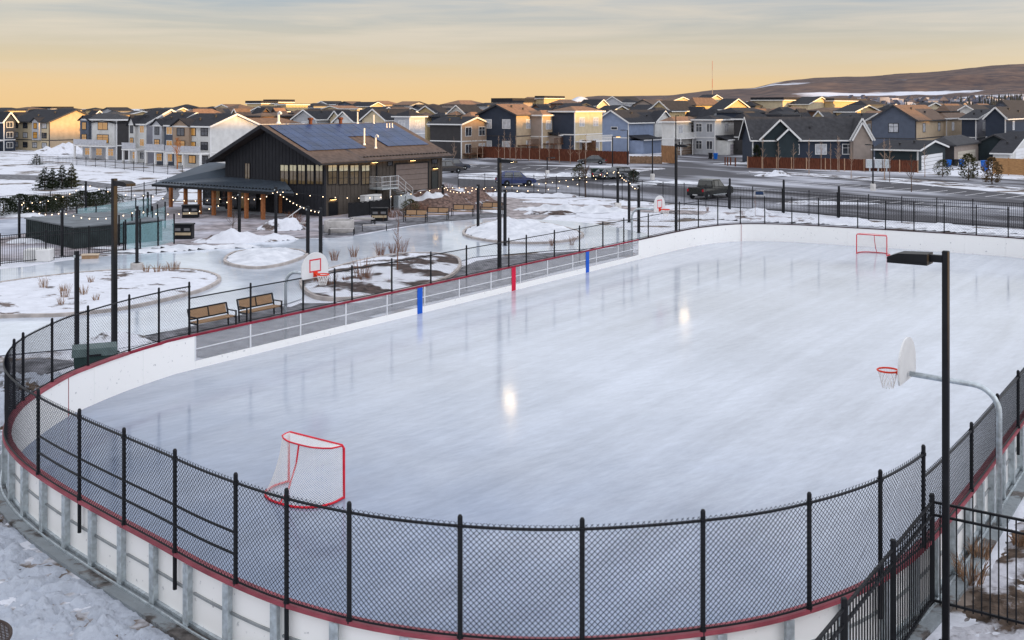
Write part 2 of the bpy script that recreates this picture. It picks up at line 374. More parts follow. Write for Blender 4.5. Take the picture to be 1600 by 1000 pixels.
# hills on the horizon: brown wooded ridge at the right, pale snow slopes below it
RIDGE = [(700,172),(850,168),(885,160),(915,151),(940,149),(960,150),(1000,149),(1050,148),(1080,144),(1110,140),(1150,138),(1180,136.5),(1210,129),(1240,125),(1290,121.5),(1340,119.5),(1375,116.5),(1410,113),(1460,110.5),(1500,106),(1530,103),(1560,99.5),(1600,97),(1700,93),(1900,90),(2400,84)]
def ridge_y(px):
    for (a, b), (c, d) in zip(RIDGE, RIDGE[1:]):
        if a <= px <= c: return b+(d-b)*(px-a)/(c-a)
    return RIDGE[-1][1]
def hills():
    mb = MB(); NX, NY = 190, 44; Y0, Y1 = 1500.0, 4200.0
    for j in range(NY+1):
        t = j/NY; Y = Y0+(Y1-Y0)*t*1.08
        for i in range(NX+1):
            px = 800+(2400-800)*i/NX; X = (px-800)/F*Y
            top = zat(ridge_y(px), Y1)
            base = -9.0
            prof = sstep(t)*0.8+0.2*t if t <= 1 else 1
            fold = noise.fractal(Vector((X*0.0022, Y*0.0016, 2)), 1.0, 2.0, 5)
            z = base+(top-base)*prof
            z += (top-base)*0.13*fold*(1-abs(2*t-1))*1.3
            if t > 0.97: z = base+(top-base)*prof-(4 if t > 1.0 else 0)
            mb.v.append((X, Y, z+0.012*(top-base)*noise.noise(Vector((X*0.02, Y*0.02, 4)))))
    for j in range(NY):
        for i in range(NX):
            k = j*(NX+1)+i; mb.f.append((k, k+1, k+NX+2, k+NX+1))
    m = mat('hill', (0.17, 0.13, 0.13), 0.95, var=0.3, scale=0.02, detail=8)
    nt = m.node_tree; L = nt.links.new; b = nt.nodes['Principled BSDF']
    tc = [x for x in nt.nodes if x.type == 'TEX_COORD'][0]; rs = [x for x in nt.nodes if x.type == 'VALTORGB'][0]
    rs.color_ramp.elements[0].color = (0.050, 0.040, 0.047, 1); rs.color_ramp.elements[1].color = (0.150, 0.100, 0.080, 1)
    sp = nt.nodes.new('ShaderNodeSeparateXYZ'); L(tc.outputs['Object'], sp.inputs['Vector'])
    n2 = nt.nodes.new('ShaderNodeTexNoise'); n2.inputs['Scale'].default_value = 0.0032; n2.inputs['Detail'].default_value = 8
    mp = nt.nodes.new('ShaderNodeMapping'); mp.inputs['Scale'].default_value = (0.55, 1, 2.2); L(tc.outputs['Object'], mp.inputs['Vector']); L(mp.outputs['Vector'], n2.inputs['Vector'])
    low = nt.nodes.new('ShaderNodeMapRange'); low.inputs['From Min'].default_value = 2; low.inputs['From Max'].default_value = 110; low.inputs['To Min'].default_value = 0.14; low.inputs['To Max'].default_value = -0.22
    L(sp.outputs['Z'], low.inputs['Value'])
    a = nt.nodes.new('ShaderNodeMath'); a.operation = 'ADD'; L(n2.outputs['Fac'], a.inputs[0]); L(low.outputs['Result'], a.inputs[1])
    r2 = nt.nodes.new('ShaderNodeValToRGB'); r2.color_ramp.elements[0].position = 0.475; r2.color_ramp.elements[1].position = 0.52
    xm = nt.nodes.new('ShaderNodeMapRange'); xm.inputs['From Min'].default_value = 450; xm.inputs['From Max'].default_value = 850; xm.inputs['To Min'].default_value = -0.25; xm.inputs['To Max'].default_value = 0.02; L(sp.outputs['X'], xm.inputs['Value'])
    a2 = nt.nodes.new('ShaderNodeMath'); a2.operation = 'ADD'; L(a.outputs[0], a2.inputs[0]); L(xm.outputs['Result'], a2.inputs[1]); L(a2.outputs[0], r2.inputs['Fac'])
    mx = nt.nodes.new('ShaderNodeMix'); mx.data_type = 'RGBA'; L(r2.outputs['Color'], mx.inputs[0]); L(rs.outputs['Color'], mx.inputs[6]); mx.inputs[7].default_value = (0.62, 0.63, 0.70, 1)
    L(mx.outputs[2], b.inputs['Base Color'])
    o = mb.build('hills', m, smooth=True); o['kind'] = 'structure'
hills()
# pale snow-covered pit heap at the horizon
def snowhill():
    mb = MB(); n = 40; Yc = 900.0; cx = (905-800)/F*Yc
    for j in range(n+1):
        for i in range(n+1):
            x = cx+(i/n-0.5)*64; y = Yc+(j/n-0.5)*150
            r = math.hypot((i/n-0.5)*2, (j/n-0.5)*2)
            z = 19.0*sstep(1-r)**0.6*(0.9+0.25*noise.noise(Vector((x*0.06, y*0.05, 2))))-1 if r < 1 else -14
            mb.v.append((x, y, z))
    for j in range(n):
        for i in range(n):
            k = j*(n+1)+i; mb.f.append((k, k+1, k+n+2, k+n+1))
    o = mb.build('snowy_hill', mat('far snow', (0.55, 0.57, 0.63), 0.9, var=0.2, scale=0.15), smooth=True); o['kind'] = 'structure'
snowhill()

# ------------------------------------------------------------------ the rink
OUT_UV = [(-19.2,-.1),(-10,-.1),(0,-.1),(9,-.1),(14,-.12),(18,-.12),(21.5,.15),(24.6,1.35),(26.1,4.0),(26.6,8.0),(26.9,13),(26.8,18),(25.6,21.6),(22.6,24.1),(18,25.0),(10,25.05),(0,25.05),(-13,25.05),(-21,25.05),(-24.6,24.8),(-26.9,24.0),(-28.5,22.85),(-29.9,21.3),(-30.8,19.4),(-31.15,17.5),(-31.1,15.6),(-30.85,13.7),(-30.55,11.4),(-30.2,9.2),(-29.7,7.1),(-28.9,5.2),(-27.4,3.25),(-25.2,1.6),(-23.8,.95),(-22.2,.4),(-20.8,.08)]
RINK = catmull([W(u, v) for u, v in OUT_UV], True, 0.2)
NR = len(RINK)
ARC = [0.0]
for i in range(NR): ARC.append(ARC[-1]+(RINK[(i+1) % NR]-RINK[i]).length)
PER = ARC[-1]
CEN = W(-2, 12.5)
import bisect
def rp_at(s, off=0.0, z=0.0):
    """point on the rink outline at arc length s, pushed outwards by off"""
    s = s % PER; i = min(NR-1, bisect.bisect_right(ARC, s)-1); a = RINK[i]; b = RINK[(i+1) % NR]
    t = (s-ARC[i])/max(1e-9, ARC[i+1]-ARC[i]); p = a.lerp(b, t)
    d = (RINK[(i+2) % NR]-RINK[i-1]).normalized(); n = Vector((d.y, -d.x, 0))
    if n.dot(p-CEN) < 0: n = -n
    q = p+n*off; q.z = z; return q
def arc_of_uv(u, v):
    t = W(u, v); k = min(range(NR), key=lambda i: (RINK[i]-t).length); return ARC[k]
def arc_of_px(px, sa, sb, off=0.1, z=1.2):
    """arc length between sa and sb at which the outline passes the photo column px"""
    best = None; n = 400
    for k in range(n+1):
        s = sa+(sb-sa)*k/n; e = abs(prj(rp_at(s, off, z))[0]-px)
        if best is None or e < best[0]: best = (e, s)
    return best[1]
BH = 1.17
S_L0 = arc_of_uv(-19.2, -.1); S_L1 = arc_of_uv(13.0, -.12)          # see-through part of the near long board
S_FAR = arc_of_uv(26.8, 10); S_R = arc_of_uv(0, 25.05); S_NEAR = arc_of_uv(-31.15, 17.5); S_LC = arc_of_uv(-28.9, 5.2)

# ice sheet
def ice_material(name, base, streak=True, rough=(0.10, 0.24), clear=False):  # clear: paints darkening towards the near end into the ice colour
    m = mat(name, base, 0.15, var=0.06, scale=0.6)
    nt = m.node_tree; L = nt.links.new; b = nt.nodes['Principled BSDF']
    tc = [x for x in nt.nodes if x.type == 'TEX_COORD'][0]
    mp = nt.nodes.new('ShaderNodeMapping'); mp.vector_type = 'TEXTURE'; mp.inputs['Rotation'].default_value = (0, 0, -ANG); mp.inputs['Scale'].default_value = (1.0, 26.0, 1) if streak else (2, 2, 1)
    L(tc.outputs['Object'], mp.inputs['Vector'])
    n = nt.nodes.new('ShaderNodeTexNoise'); n.inputs['Scale'].default_value = 1.1; n.inputs['Detail'].default_value = 8; n.inputs['Roughness'].default_value = 0.6
    L(mp.outputs['Vector'], n.inputs['Vector'])
    nb = nt.nodes.new('ShaderNodeTexNoise'); nb.inputs['Scale'].default_value = 0.16; nb.inputs['Detail'].default_value = 6; L(tc.outputs['Object'], nb.inputs['Vector'])
    ad = nt.nodes.new('ShaderNodeMath'); ad.operation = 'ADD'; L(n.outputs['Fac'], ad.inputs[0]); L(nb.outputs['Fac'], ad.inputs[1])
    r = nt.nodes.new('ShaderNodeValToRGB'); r.color_ramp.elements[0].position = 0.38; r.color_ramp.elements[1].position = 0.62
    hf = nt.nodes.new('ShaderNodeMath'); hf.operation = 'MULTIPLY'; hf.inputs[1].default_value = 0.5; L(ad.outputs[0], hf.inputs[0]); L(hf.outputs[0], r.inputs['Fac'])
    r.color_ramp.elements[0].color = (*[c*0.84 for c in base], 1); r.color_ramp.elements[1].color = (*[min(0.92, c*1.12) for c in base], 1)
    # fine skate scratches
    n3 = nt.nodes.new('ShaderNodeTexNoise'); n3.inputs['Scale'].default_value = 5.0; n3.inputs['Detail'].default_value = 9; n3.inputs['Roughness'].default_value = 0.75
    mp3 = nt.nodes.new('ShaderNodeMapping'); mp3.vector_type = 'TEXTURE'; mp3.inputs['Rotation'].default_value = (0, 0, -0.9); mp3.inputs['Scale'].default_value = (1, 4, 1); L(tc.outputs['Object'], mp3.inputs['Vector']); L(mp3.outputs['Vector'], n3.inputs['Vector'])
    r3 = nt.nodes.new('ShaderNodeMapRange'); r3.inputs['From Min'].default_value = 0.35; r3.inputs['From Max'].default_value = 0.7; r3.inputs['To Min'].default_value = 0.88; r3.inputs['To Max'].default_value = 1.10; L(n3.outputs['Fac'], r3.inputs['Value'])
    ml = nt.nodes.new('ShaderNodeMix'); ml.data_type = 'RGBA'; ml.blend_type = 'MULTIPLY'; ml.inputs[0].default_value = 1
    L(r.outputs['Color'], ml.inputs[6]); L(r3.outputs['Result'], ml.inputs[7])
    if clear:      # near-end darkening painted into the ice colour, standing in for vignette and dimmer reflection
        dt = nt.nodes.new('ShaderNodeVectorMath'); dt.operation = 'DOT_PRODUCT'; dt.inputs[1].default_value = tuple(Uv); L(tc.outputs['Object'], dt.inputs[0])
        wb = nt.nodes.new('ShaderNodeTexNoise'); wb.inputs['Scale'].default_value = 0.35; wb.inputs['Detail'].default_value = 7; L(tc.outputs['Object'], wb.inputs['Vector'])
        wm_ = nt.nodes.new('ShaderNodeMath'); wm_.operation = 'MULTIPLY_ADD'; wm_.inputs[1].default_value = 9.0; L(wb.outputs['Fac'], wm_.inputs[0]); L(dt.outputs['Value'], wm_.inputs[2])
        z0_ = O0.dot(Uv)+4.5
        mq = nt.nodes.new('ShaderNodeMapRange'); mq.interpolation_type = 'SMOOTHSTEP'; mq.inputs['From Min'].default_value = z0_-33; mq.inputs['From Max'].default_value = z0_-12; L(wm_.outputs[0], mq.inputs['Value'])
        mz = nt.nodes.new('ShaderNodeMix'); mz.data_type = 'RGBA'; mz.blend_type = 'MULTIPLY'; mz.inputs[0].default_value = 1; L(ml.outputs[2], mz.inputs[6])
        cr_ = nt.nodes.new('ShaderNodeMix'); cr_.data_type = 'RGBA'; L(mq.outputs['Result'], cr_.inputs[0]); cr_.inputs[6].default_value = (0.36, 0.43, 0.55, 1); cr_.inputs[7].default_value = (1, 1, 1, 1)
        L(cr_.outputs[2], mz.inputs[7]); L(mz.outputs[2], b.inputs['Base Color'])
    else: L(ml.outputs[2], b.inputs['Base Color'])
    rr = nt.nodes.new('ShaderNodeMapRange'); rr.inputs['From Min'].default_value = 0.35; rr.inputs['From Max'].default_value = 0.65; rr.inputs['To Min'].default_value = rough[0]; rr.inputs['To Max'].default_value = rough[1]
    L(hf.outputs[0], rr.inputs['Value']); L(rr.outputs['Result'], b.inputs['Roughness'])
    bm = nt.nodes.new('ShaderNodeBump'); bm.inputs['Strength'].default_value = 0.06; bm.inputs['Distance'].default_value = 0.02; L(n3.outputs['Fac'], bm.inputs['Height']); L(bm.outputs['Normal'], b.inputs['Normal'])
    b.inputs['IOR'].default_value = 1.36; b.inputs['Specular IOR Level'].default_value = 0.5
    return m
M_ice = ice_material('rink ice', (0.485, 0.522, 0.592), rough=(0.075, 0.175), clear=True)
M_trail = ice_material('trail ice', (0.55, 0.60, 0.68), streak=False, rough=(0.05, 0.15))
P_in = [rp_at(ARC[i], 0.02) for i in range(0, NR, 2)]
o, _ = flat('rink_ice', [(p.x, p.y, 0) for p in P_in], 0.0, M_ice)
ribbon('rink_kerb', orient(P_in), 0.10, 0.44, -0.2, 0.045, snowmix('wet kerb concrete', (0.10, 0.09, 0.085), (0.42, 0.47), 0.9, snow=(0.23, 0.255, 0.27), bump=0.5))['kind'] = 'structure'

rink = thing('rink_boards', 'oval of white hockey boards with a dark red cap rail round the big ice sheet', 'rink boards', tuple(CEN))
def rel(p): return tuple(Vector(p)-CEN)
def wallseg(sa, sb, o0, o1, z0, z1, step=0.4):
    n = max(1, int(abs(sb-sa)/step)); mb = MB()
    for k in range(n+1):
        s = sa+(sb-sa)*k/n
        for off, z in ((o0,z0),(o0,z1),(o1,z1),(o1,z0)): mb.v.append(rel(rp_at(s, off, z)))
    for k in range(n):
        for q in range(4): mb.f.append((k*4+q, k*4+(q+1) % 4, (k+1)*4+(q+1) % 4, (k+1)*4+q))
    mb.f += [(0,1,2,3), (n*4+3, n*4+2, n*4+1, n*4)]
    return mb
# cap rail and skirting
S_F0 = arc_of_uv(13.0, -.12); S_F1 = arc_of_uv(10, 25.05); S_C = arc_of_uv(-22.2, .4)
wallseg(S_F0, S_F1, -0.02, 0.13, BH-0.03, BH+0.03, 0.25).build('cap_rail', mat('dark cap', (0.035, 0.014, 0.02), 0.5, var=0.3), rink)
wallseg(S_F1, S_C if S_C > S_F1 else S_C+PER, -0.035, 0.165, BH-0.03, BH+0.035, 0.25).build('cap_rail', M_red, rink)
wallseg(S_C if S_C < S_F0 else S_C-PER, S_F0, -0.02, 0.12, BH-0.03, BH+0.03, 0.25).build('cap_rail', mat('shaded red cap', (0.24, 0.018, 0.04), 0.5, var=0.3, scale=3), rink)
la = (S_L1-S_L0) % PER; nl = 13
M_clear = clearmat('scratched clear panel', (0.44, 0.45, 0.48), 0.33, 0.10)
M_frame = mat('pale frame', (0.66, 0.67, 0.70), 0.4, var=0.06)
for k in range(nl):
    a = S_L0+la*k/nl; b = S_L0+la*(k+1)/nl
    wallseg(a, b, 0.02, 0.03, 0.27, BH-0.03).build('clear_panel', M_clear, rink)
    wallseg(a+0.002, b-0.002, 0.0, 0.06, 0.0, 0.27).build('kick_board', M_white, rink)
    wallseg(a+0.04, b-0.04, 0.0, 0.018, 0.665, 0.705).build('mid_rail', M_frame, rink)
    wallseg(a-0.035, a+0.035, -0.002, 0.018, 0.272, BH-0.032).build('upright', M_frame, rink)
lb = PER-la; nb = 50; bays = []
for k in range(nb):
    a = S_L1+lb*k/nb; b = S_L1+lb*(k+1)/nb; bays.append((a, b))
    wallseg(a+0.004, b-0.004, 0.0, 0.035, 0.0, BH-0.03).build('board_panel', M_white, rink)
ext = []
for k, (a, b) in enumerate(bays):       # steel frame on the outside, where the outside can be seen
    m_ = (a+b)/2; p = rp_at(m_); uvv = ((p-O0).dot(Uv), (p-O0).dot(Vv))
    if uvv[0] < -26.5 or (uvv[1] > 20 and uvv[0] < 6): ext.append((a, b))
for a, b in ext:
    for s in (a, (a+b)/2):
        mb = wallseg(s-0.075, s+0.075, 0.165, 0.18, 0.0, BH-0.035)
        m2 = wallseg(s-0.008, s+0.008, 0.037, 0.165, 0.0, BH-0.035)
        i = len(mb.v); mb.v += m2.v; mb.f += [tuple(q+i for q in f) for f in m2.f]
        mb.build('steel_post', M_galv, rink)
    wallseg(a+0.09, b-0.09, 0.037, 0.075, 0.60, 0.64).build('back_rail', mat('grey rail', (0.33, 0.35, 0.36), 0.5, metal=0.4), rink)
wallseg(ext[0][0], ext[-1][1], 0.037, 0.10, 0.02, 0.10).build('base_channel', M_galv, rink)
wallseg(ext[0][0], ext[-1][1], 0.19, 0.225, 0.046, 0.075).build('base_angle', M_galv, rink)
for u, mt in ((-7.1, M_blue), (0.0, M_redmark), (7.1, M_blue)):
    s = arc_of_uv(u, -.1); wallseg(s-0.17, s+0.17, -0.012, -0.002, 0.0, BH-0.03).build('line_marker', mt, rink)
for s in (arc_of_px(107, arc_of_uv(-28.9, 5.2), arc_of_uv(-23.8, .95), 0, 0.6), arc_of_px(1158, arc_of_uv(21.5, .15), arc_of_uv(26.1, 4), 0, 0.6)):
    wallseg(s-0.02, s+0.02, -0.008, -0.002, 0.0, BH-0.03).build('goal_marker', M_red, rink)

# chain link fence on the boards
fence = thing('chain_link_fence', 'black chain link fence standing on the cap rail all round the rink boards', 'fence', tuple(CEN))
s_l0, s_l1 = S_L0, S_L0+la
LEFT_HI = (arc_of_uv(-29.7, 7.1), PER+S_L0 if S_L0 < 1 else S_L0)
def seg(uva, uvb):
    a = arc_of_uv(*uva); b = arc_of_uv(*uvb)
    if b < a: b += PER
    return a, b
posts = []
for px in (391,474,523,551,614,674,729,796,823,867,906,943,976,1014): posts.append((arc_of_px(px, *seg((-19.0,-.1),(17,-.1))), 'lo'))
for px in (1062,1092,1122,1157,1195,1236.5,1279,1340,1383,1428,1475,1525,1575): posts.append((arc_of_px(px, *seg((17,-.1),(26.8,19))), 'hi'))
s = posts[-1][0]; e = arc_of_px(1589, *seg((-4,25.05),(-21,25.05)))
n = int((e-s)/2.4)
for k in range(1, n): posts.append((s+(e-s)*k/n, 'lo'))
for px in (1589,1556,1516): posts.append((arc_of_px(px, *seg((0,25.05),(-23,25.05))), 'lo'))
posts.append((arc_of_px(1440, *seg((-18,25.05),(-26,24.5))), 'hi'))
for px in (1374,1262,1099,911,720,549,452,369,277,197,126,62): posts.append((arc_of_px(px, *seg((-23,25.0),(-28.6,4.8))), 'hi'))
posts.append((arc_of_px(24, *seg((-29.4,6.6),(-27.4,3.25))), 'hi'))
for px in (38,83,139,203,249,297): posts.append((arc_of_px(px, *seg((-28.4,4.4),(-19.0,-.1))), 'hi'))
posts = [(s % PER, h) for s, h in posts]; posts.sort()
OFFF = 0.13
def fh(h): return 2.86 if h == 'hi' else 2.45
for k, (s, h) in enumerate(posts):
    near = (rp_at(s)-Vector((0,0,0))).length
    p = rp_at(s, OFFF, 0); zt = fh(h)+0.17; z0 = 0.55 if k % 2 == 0 else BH-0.05
    mb = MB(); nn = 10 if near < 40 else 6
    mb.tube([rel((p.x,p.y,z0 if k % 2 == 0 else BH)), rel((p.x,p.y,zt-0.03)), rel((p.x,p.y,zt))], [0.038,0.038,0.022], nn)
    for zc in (BH+0.06, fh(h)): mb.tube([rel((p.x,p.y,zc-0.025)), rel((p.x,p.y,zc+0.025))], 0.05, nn)
    mb.build('post', M_black, fence, smooth=False)
for k, (s, h) in enumerate(posts):
    s2, h2 = posts[(k+1) % len(posts)]
    if s2 < s: s2 += PER
    Lb = s2-s
    hi = (h == 'hi' and h2 == 'hi'); zt = fh('hi' if hi else 'lo'); zb = BH+0.07
    d = (rp_at((s+s2)/2)-Vector((0,0,0))).length
    R = 0.024 if d < 45 else 0.022
    n = max(2, int(Lb/0.35)); mb = MB()
    def line(z, r=R): mb.tube([rel(rp_at(s+Lb*q/n, OFFF, z)) for q in range(n+1)], r, 6)
    line(zt); mb.build('top_rail', M_black, fence)
    mb = MB(); line(zb, 0.018); mb.build('bottom_rail', M_black, fence)
    px = prj(rp_at((s+s2)/2, OFFF, 2))[0]
    if 62 < px < 369 and d < 33 and hi and (rp_at(s)-O0).dot(Uv) < -28.5:
        for fr in (0.27, 0.49):
            mb = MB(); line(BH+0.07+fr*(zt-zb)); mb.build('brace_rail', M_black, fence)
    # the woven wire: two sets of diagonals, clipped to the bay
    pitch = 0.086 if d < 34 else (0.11 if d < 50 else 0.17)
    rw = 0.0048 if d < 34 else 0.003
    mb = MB(); H = zt-zb; nd = int((Lb+H)/pitch)+1; tw = 0.06 if pitch < 0.09 else 0.0
    for sg in (1, -1):
        for q in range(nd):
            c = q*pitch          # x = c - z (sg 1)  or x = Lb-c+z
            za = max(0.0, c-Lb); zc = min(H+tw, c)
            if zc-za < 0.02: continue
            m_ = max(1, int((zc-za)/0.5)); pts = []
            for i in range(m_+1):
                z = za+(zc-za)*i/m_; x = (c-z) if sg == 1 else (Lb-c+z)
                x = max(0, min(Lb, x)); pts.append(rel(rp_at(s+x, OFFF-0.012*sg*0.4-0.018, zb+z)))
            mb.tube(pts, rw, 3, cap=False)
    mb.build('chain_link', M_wire, fence)

# ------------------------------------------------------------------ hockey nets
def hockey_net(name, label, c, rz):
    """local: +y is the mouth; origin under the middle of the goal line"""
    t = thing(name, label, 'hockey net', tuple(c), rz)
    w, h, r = 0.915, 1.22, 0.03
    mb = MB(); mb.tube([(-w,0,0),(-w,0,h-0.06),(-w+0.06,0,h),(w-0.06,0,h),(w,0,h-0.06),(w,0,0)], r, 8); mb.build('goal_frame', M_redpaint, t)
    base = [(-w,0,0.03),(-w-0.05,-0.45,0.03),(-w+0.12,-0.85,0.03),(-0.42,-1.08,0.03),(0,-1.12,0.03),(0.42,-1.08,0.03),(w-0.12,-0.85,0.03),(w+0.05,-0.45,0.03),(w,0,0.03)]
    base = [tuple(p) for p in catmull(base, False, 0.15)]
    MB().tube(base, 0.028, 8).build('base_bar', M_redpaint, t)
    top = [(-w+0.03,0,h),(-w+0.1,-0.30,h-0.0),(-0.45,-0.50,h),(0,-0.54,h),(0.45,-0.50,h),(w-0.1,-0.30,h),(w-0.03,0,h)]
    top = [tuple(p) for p in catmull(top, False, 0.15)]
    MB().tube(top, 0.02, 8).build('top_bar', M_redpaint, t)
    MB().tube([(0,-0.54,h),(0,-0.62,0.8),(0,-0.85,0.3),(0,-1.12,0.03)], 0.02, 8).build('back_strut', M_redpaint, t)
    mb = MB(); MB_ = mb
    N = 52; M = 26
    def surf(a, b):
        B = base; T = top
        i = a*(len(B)-1); k = min(len(B)-2, int(i)); p = Vector(B[k]).lerp(Vector(B[k+1]), i-k)
        j = a*(len(T)-1); k = min(len(T)-2, int(j)); q = Vector(T[k]).lerp(Vector(T[k+1]), j-k)
        s = b**1.5
        return Vector((p.x+(q.x-p.x)*b, p.y+(q.y-p.y)*(1-(1-b)**1.7), p.z+(q.z-p.z)*b))
    for q in range(-M, N+1):
        for sg in (1, -1):
            pts = []
            for i in range(0, 27):
                b = i/26; a = (q+b*M)/N if sg == 1 else (q+M-b*M)/N
                if 0 <= a <= 1: pts.append(surf(a, b))
            if len(pts) > 1: mb.tube(pts, 0.0032, 3, cap=False)
    for q in range(-14, 43):                  # roof netting
        for sg in (1, -1):
            pts = []
            for i in range(0, 9):
                b = i/8; a = (q+b*14)/42 if sg == 1 else (q+14-b*14)/42
                if 0 <= a <= 1:
                    j = a*(len(top)-1); k = min(len(top)-2, int(j)); p = Vector(top[k]).lerp(Vector(top[k+1]), j-k)
                    pts.append(Vector((p.x+( -w+2*w*a-p.x)*0*b, p.y*(1-b), h)))
            if len(pts) > 1: mb.tube(pts, 0.003, 3, cap=False)
    mb.build('netting', M_net, t)
    return t
hockey_net('hockey_net', 'big red hockey net seen from behind, nearest the foreground fence', W(-25.1, 11.75), -ANG)
hockey_net('hockey_net', 'small red hockey net at the far end of the ice, open side towards the viewer', W(22.95, 10.6), -ANG+math.pi)

# ------------------------------------------------------------------ basketball hoops
def hoop(label, base, rimz, reach, rz, side=1):
    """local +x is towards the court; pole at origin"""
    t = thing('basketball_hoop', label, 'basketball hoop', tuple(base), rz)
    zt = rimz-0.05; R = 0.55; bx = reach-0.42
    arcp = [(R-R*math.cos(k*math.pi/16), 0, zt-R+R*math.sin(k*math.pi/16)) for k in range(1, 9)]
    MB().tube([(0,0,0),(0,0,zt-R)]+arcp+[(bx-0.06,0,zt+0.04)], 0.062, 10).build('pole', M_galv, t, smooth=True)
    out = [(-0.685,-0.1),(-0.66,-0.25)] 
    prof = [(-0.62,-0.22),(0.62,-0.22),(0.69,-0.10),(0.69,0.12)]+[(0.69*math.cos(a), 0.12+0.62*math.sin(a)) for a in [k*math.pi/14 for k in range(1, 14)]]+[(-0.69,0.12),(-0.69,-0.10)]
    MB().prism([(bx, y, rimz+0.06+z) for y, z in prof], (-0.02,0,0), (0.02,0,0)).build('backboard', M_whitepaint, t)
    mb = MB()
    for y0, y1, z0, z1 in ((-0.30,0.30,0.50,0.55),(-0.30,0.30,0.06,0.11),(-0.30,-0.25,0.11,0.50),(0.25,0.30,0.11,0.50)): mb.box(bx+0.021, bx+0.026, y0, y1, rimz+z0, rimz+z1)
    mb.build('target_square', M_redpaint, t)
    ring = [(reach+0.23*math.cos(k*math.pi/10), 0.23*math.sin(k*math.pi/10), rimz) for k in range(20)]
    rm = MB().tube(ring, 0.022, 6, closed=True); rm.box(bx+0.02, reach-0.2, -0.07, 0.07, rimz-0.05, rimz+0.02); rm.box(bx+0.02, bx+0.05, -0.1, 0.1, rimz-0.12, rimz+0.08)
    rm.build('rim', mat('orange red rim', (0.70, 0.05, 0.02), 0.4, var=0.1), t)
    mb = MB()
    for k in range(12):
        a = k*math.pi/6
        for sg in (1, -1):
            pts = [(reach+(0.22-0.10*j/4)*math.cos(a+sg*j*math.pi/12), (0.22-0.10*j/4)*math.sin(a+sg*j*math.pi/12), rimz-0.1*j) for j in range(5)]
            mb.tube(pts, 0.006, 3, cap=False)
    mb.build('hoop_net', M_net, t)
    mb = MB(); mb.box(-0.09,0.09,-0.09,0.09,-0.05,0.03); mb.build('base_plate', M_galv, t)
rzV = -ANG; rzmV = -ANG+math.pi
hoop('white fan backboard with red square showing its front, over the see-through left boards', W(-14.55, -0.62), 2.80, 2.0, rzV)
hoop('far basketball hoop whose pole rises beyond the left boards near the corner', W(13.2, -0.7), 3.05, 2.25, rzV)
hoop('white oval backboard seen edge-on from behind, on a bent galvanised pole beside the right fence', W(-18.2, 25.42), 3.05, 2.35, rzmV)

# ------------------------------------------------------------------ lamps and posts
def light_pole(label, p, h, rz, w=0.15, base=False, lit=True, group=None, head=0.72):
    """square pole with one flat lamp head reaching along local +x"""
    t = thing('light_pole', label, 'light pole', tuple(p), rz, group)
    z0 = 0.55 if base else 0.02
    MB().rbox(-w/2, w/2, -w/2, w/2, z0, h, 0.012).build('pole', M_black, t)
    MB().rbox(-0.14, 0.14, -0.14, 0.14, z0-0.02, z0+0.03, 0.01).build('base_plate', M_black, t)
    if base: MB().lathe([(0.30,-0.1),(0.30,0.50),(0.27,0.53)], 18).build('concrete_base', M_conc, t)
    MB().box(w/2, w/2+0.2, -0.05, 0.05, h-0.2, h-0.08).build('arm', M_black, t)
    x0 = w/2+0.2; hd = MB(); 
    hd.prism([(x0,-0.2,h-0.22),(x0+head,-0.2,h-0.20),(x0+head,-0.2,h-0.15),(x0+head*0.72,-0.2,h-0.08),(x0,-0.2,h-0.06)], (0,0,0), (0,0.4,0))
    for q in ((x0,x0+head,-0.2,-0.185),(x0,x0+head,0.185,0.2),(x0,x0+0.02,-0.185,0.185),(x0+head-0.02,x0+head,-0.185,0.185)): hd.box(q[0],q[1],q[2],q[3],h-0.25,h-0.205)
    hd = hd.build('lamp_head', M_black, t)
    MB().box(x0+0.06, x0+head-0.06, -0.16, 0.16, h-0.24, h-0.225).build('lens', M_lamp if lit else mat('unlit lens', (0.5,0.5,0.5), 0.3), hd)
    return t
gl = 'rink floodlight poles'
light_pole('tall black light pole in the right foreground, flat head over the ice', Vector((7.28, 17.85, 0)), 6.65, rzmV, 0.108, lit=False, head=0.66)
light_pole('tall light pole behind the near left boards with sunlit golden upper half', W(-19.3, -4.6), 6.42, rzV, 0.17, lit=False)
light_pole('tall black light pole behind the left boards beside the red line marker', W(1.93, -2.35), 6.42, rzV, 0.17)
light_pole('tall black light pole beyond the far corner of the rink beside the dark pickup truck', W(26.6, -4.4), 6.42, rzV, 0.17)
def steel_post(label, p, h, w=0.13, base=False, coll=True):
    t = thing('steel_post', label, 'post', tuple(p), -ANG, 'string light posts on the plaza')
    z0 = 0.5 if base else 0.0
    MB().rbox(-w/2, w/2, -w/2, w/2, z0, h, 0.012).build('pole', M_black, t)
    if base: MB().lathe([(0.34,-0.1),(0.34,0.46),(0.31,0.5)], 20).build('concrete_base', M_conc, t)
    MB().rbox(-0.13, 0.13, -0.13, 0.13, z0-0.02, z0+0.03, 0.01).build('base_plate', M_black, t)
    MB().box(-0.03, 0.03, -w/2-0.06, -w/2-0.002, h-0.25, h-0.15).build('hook', M_galv, t)
    return t
PO = {}
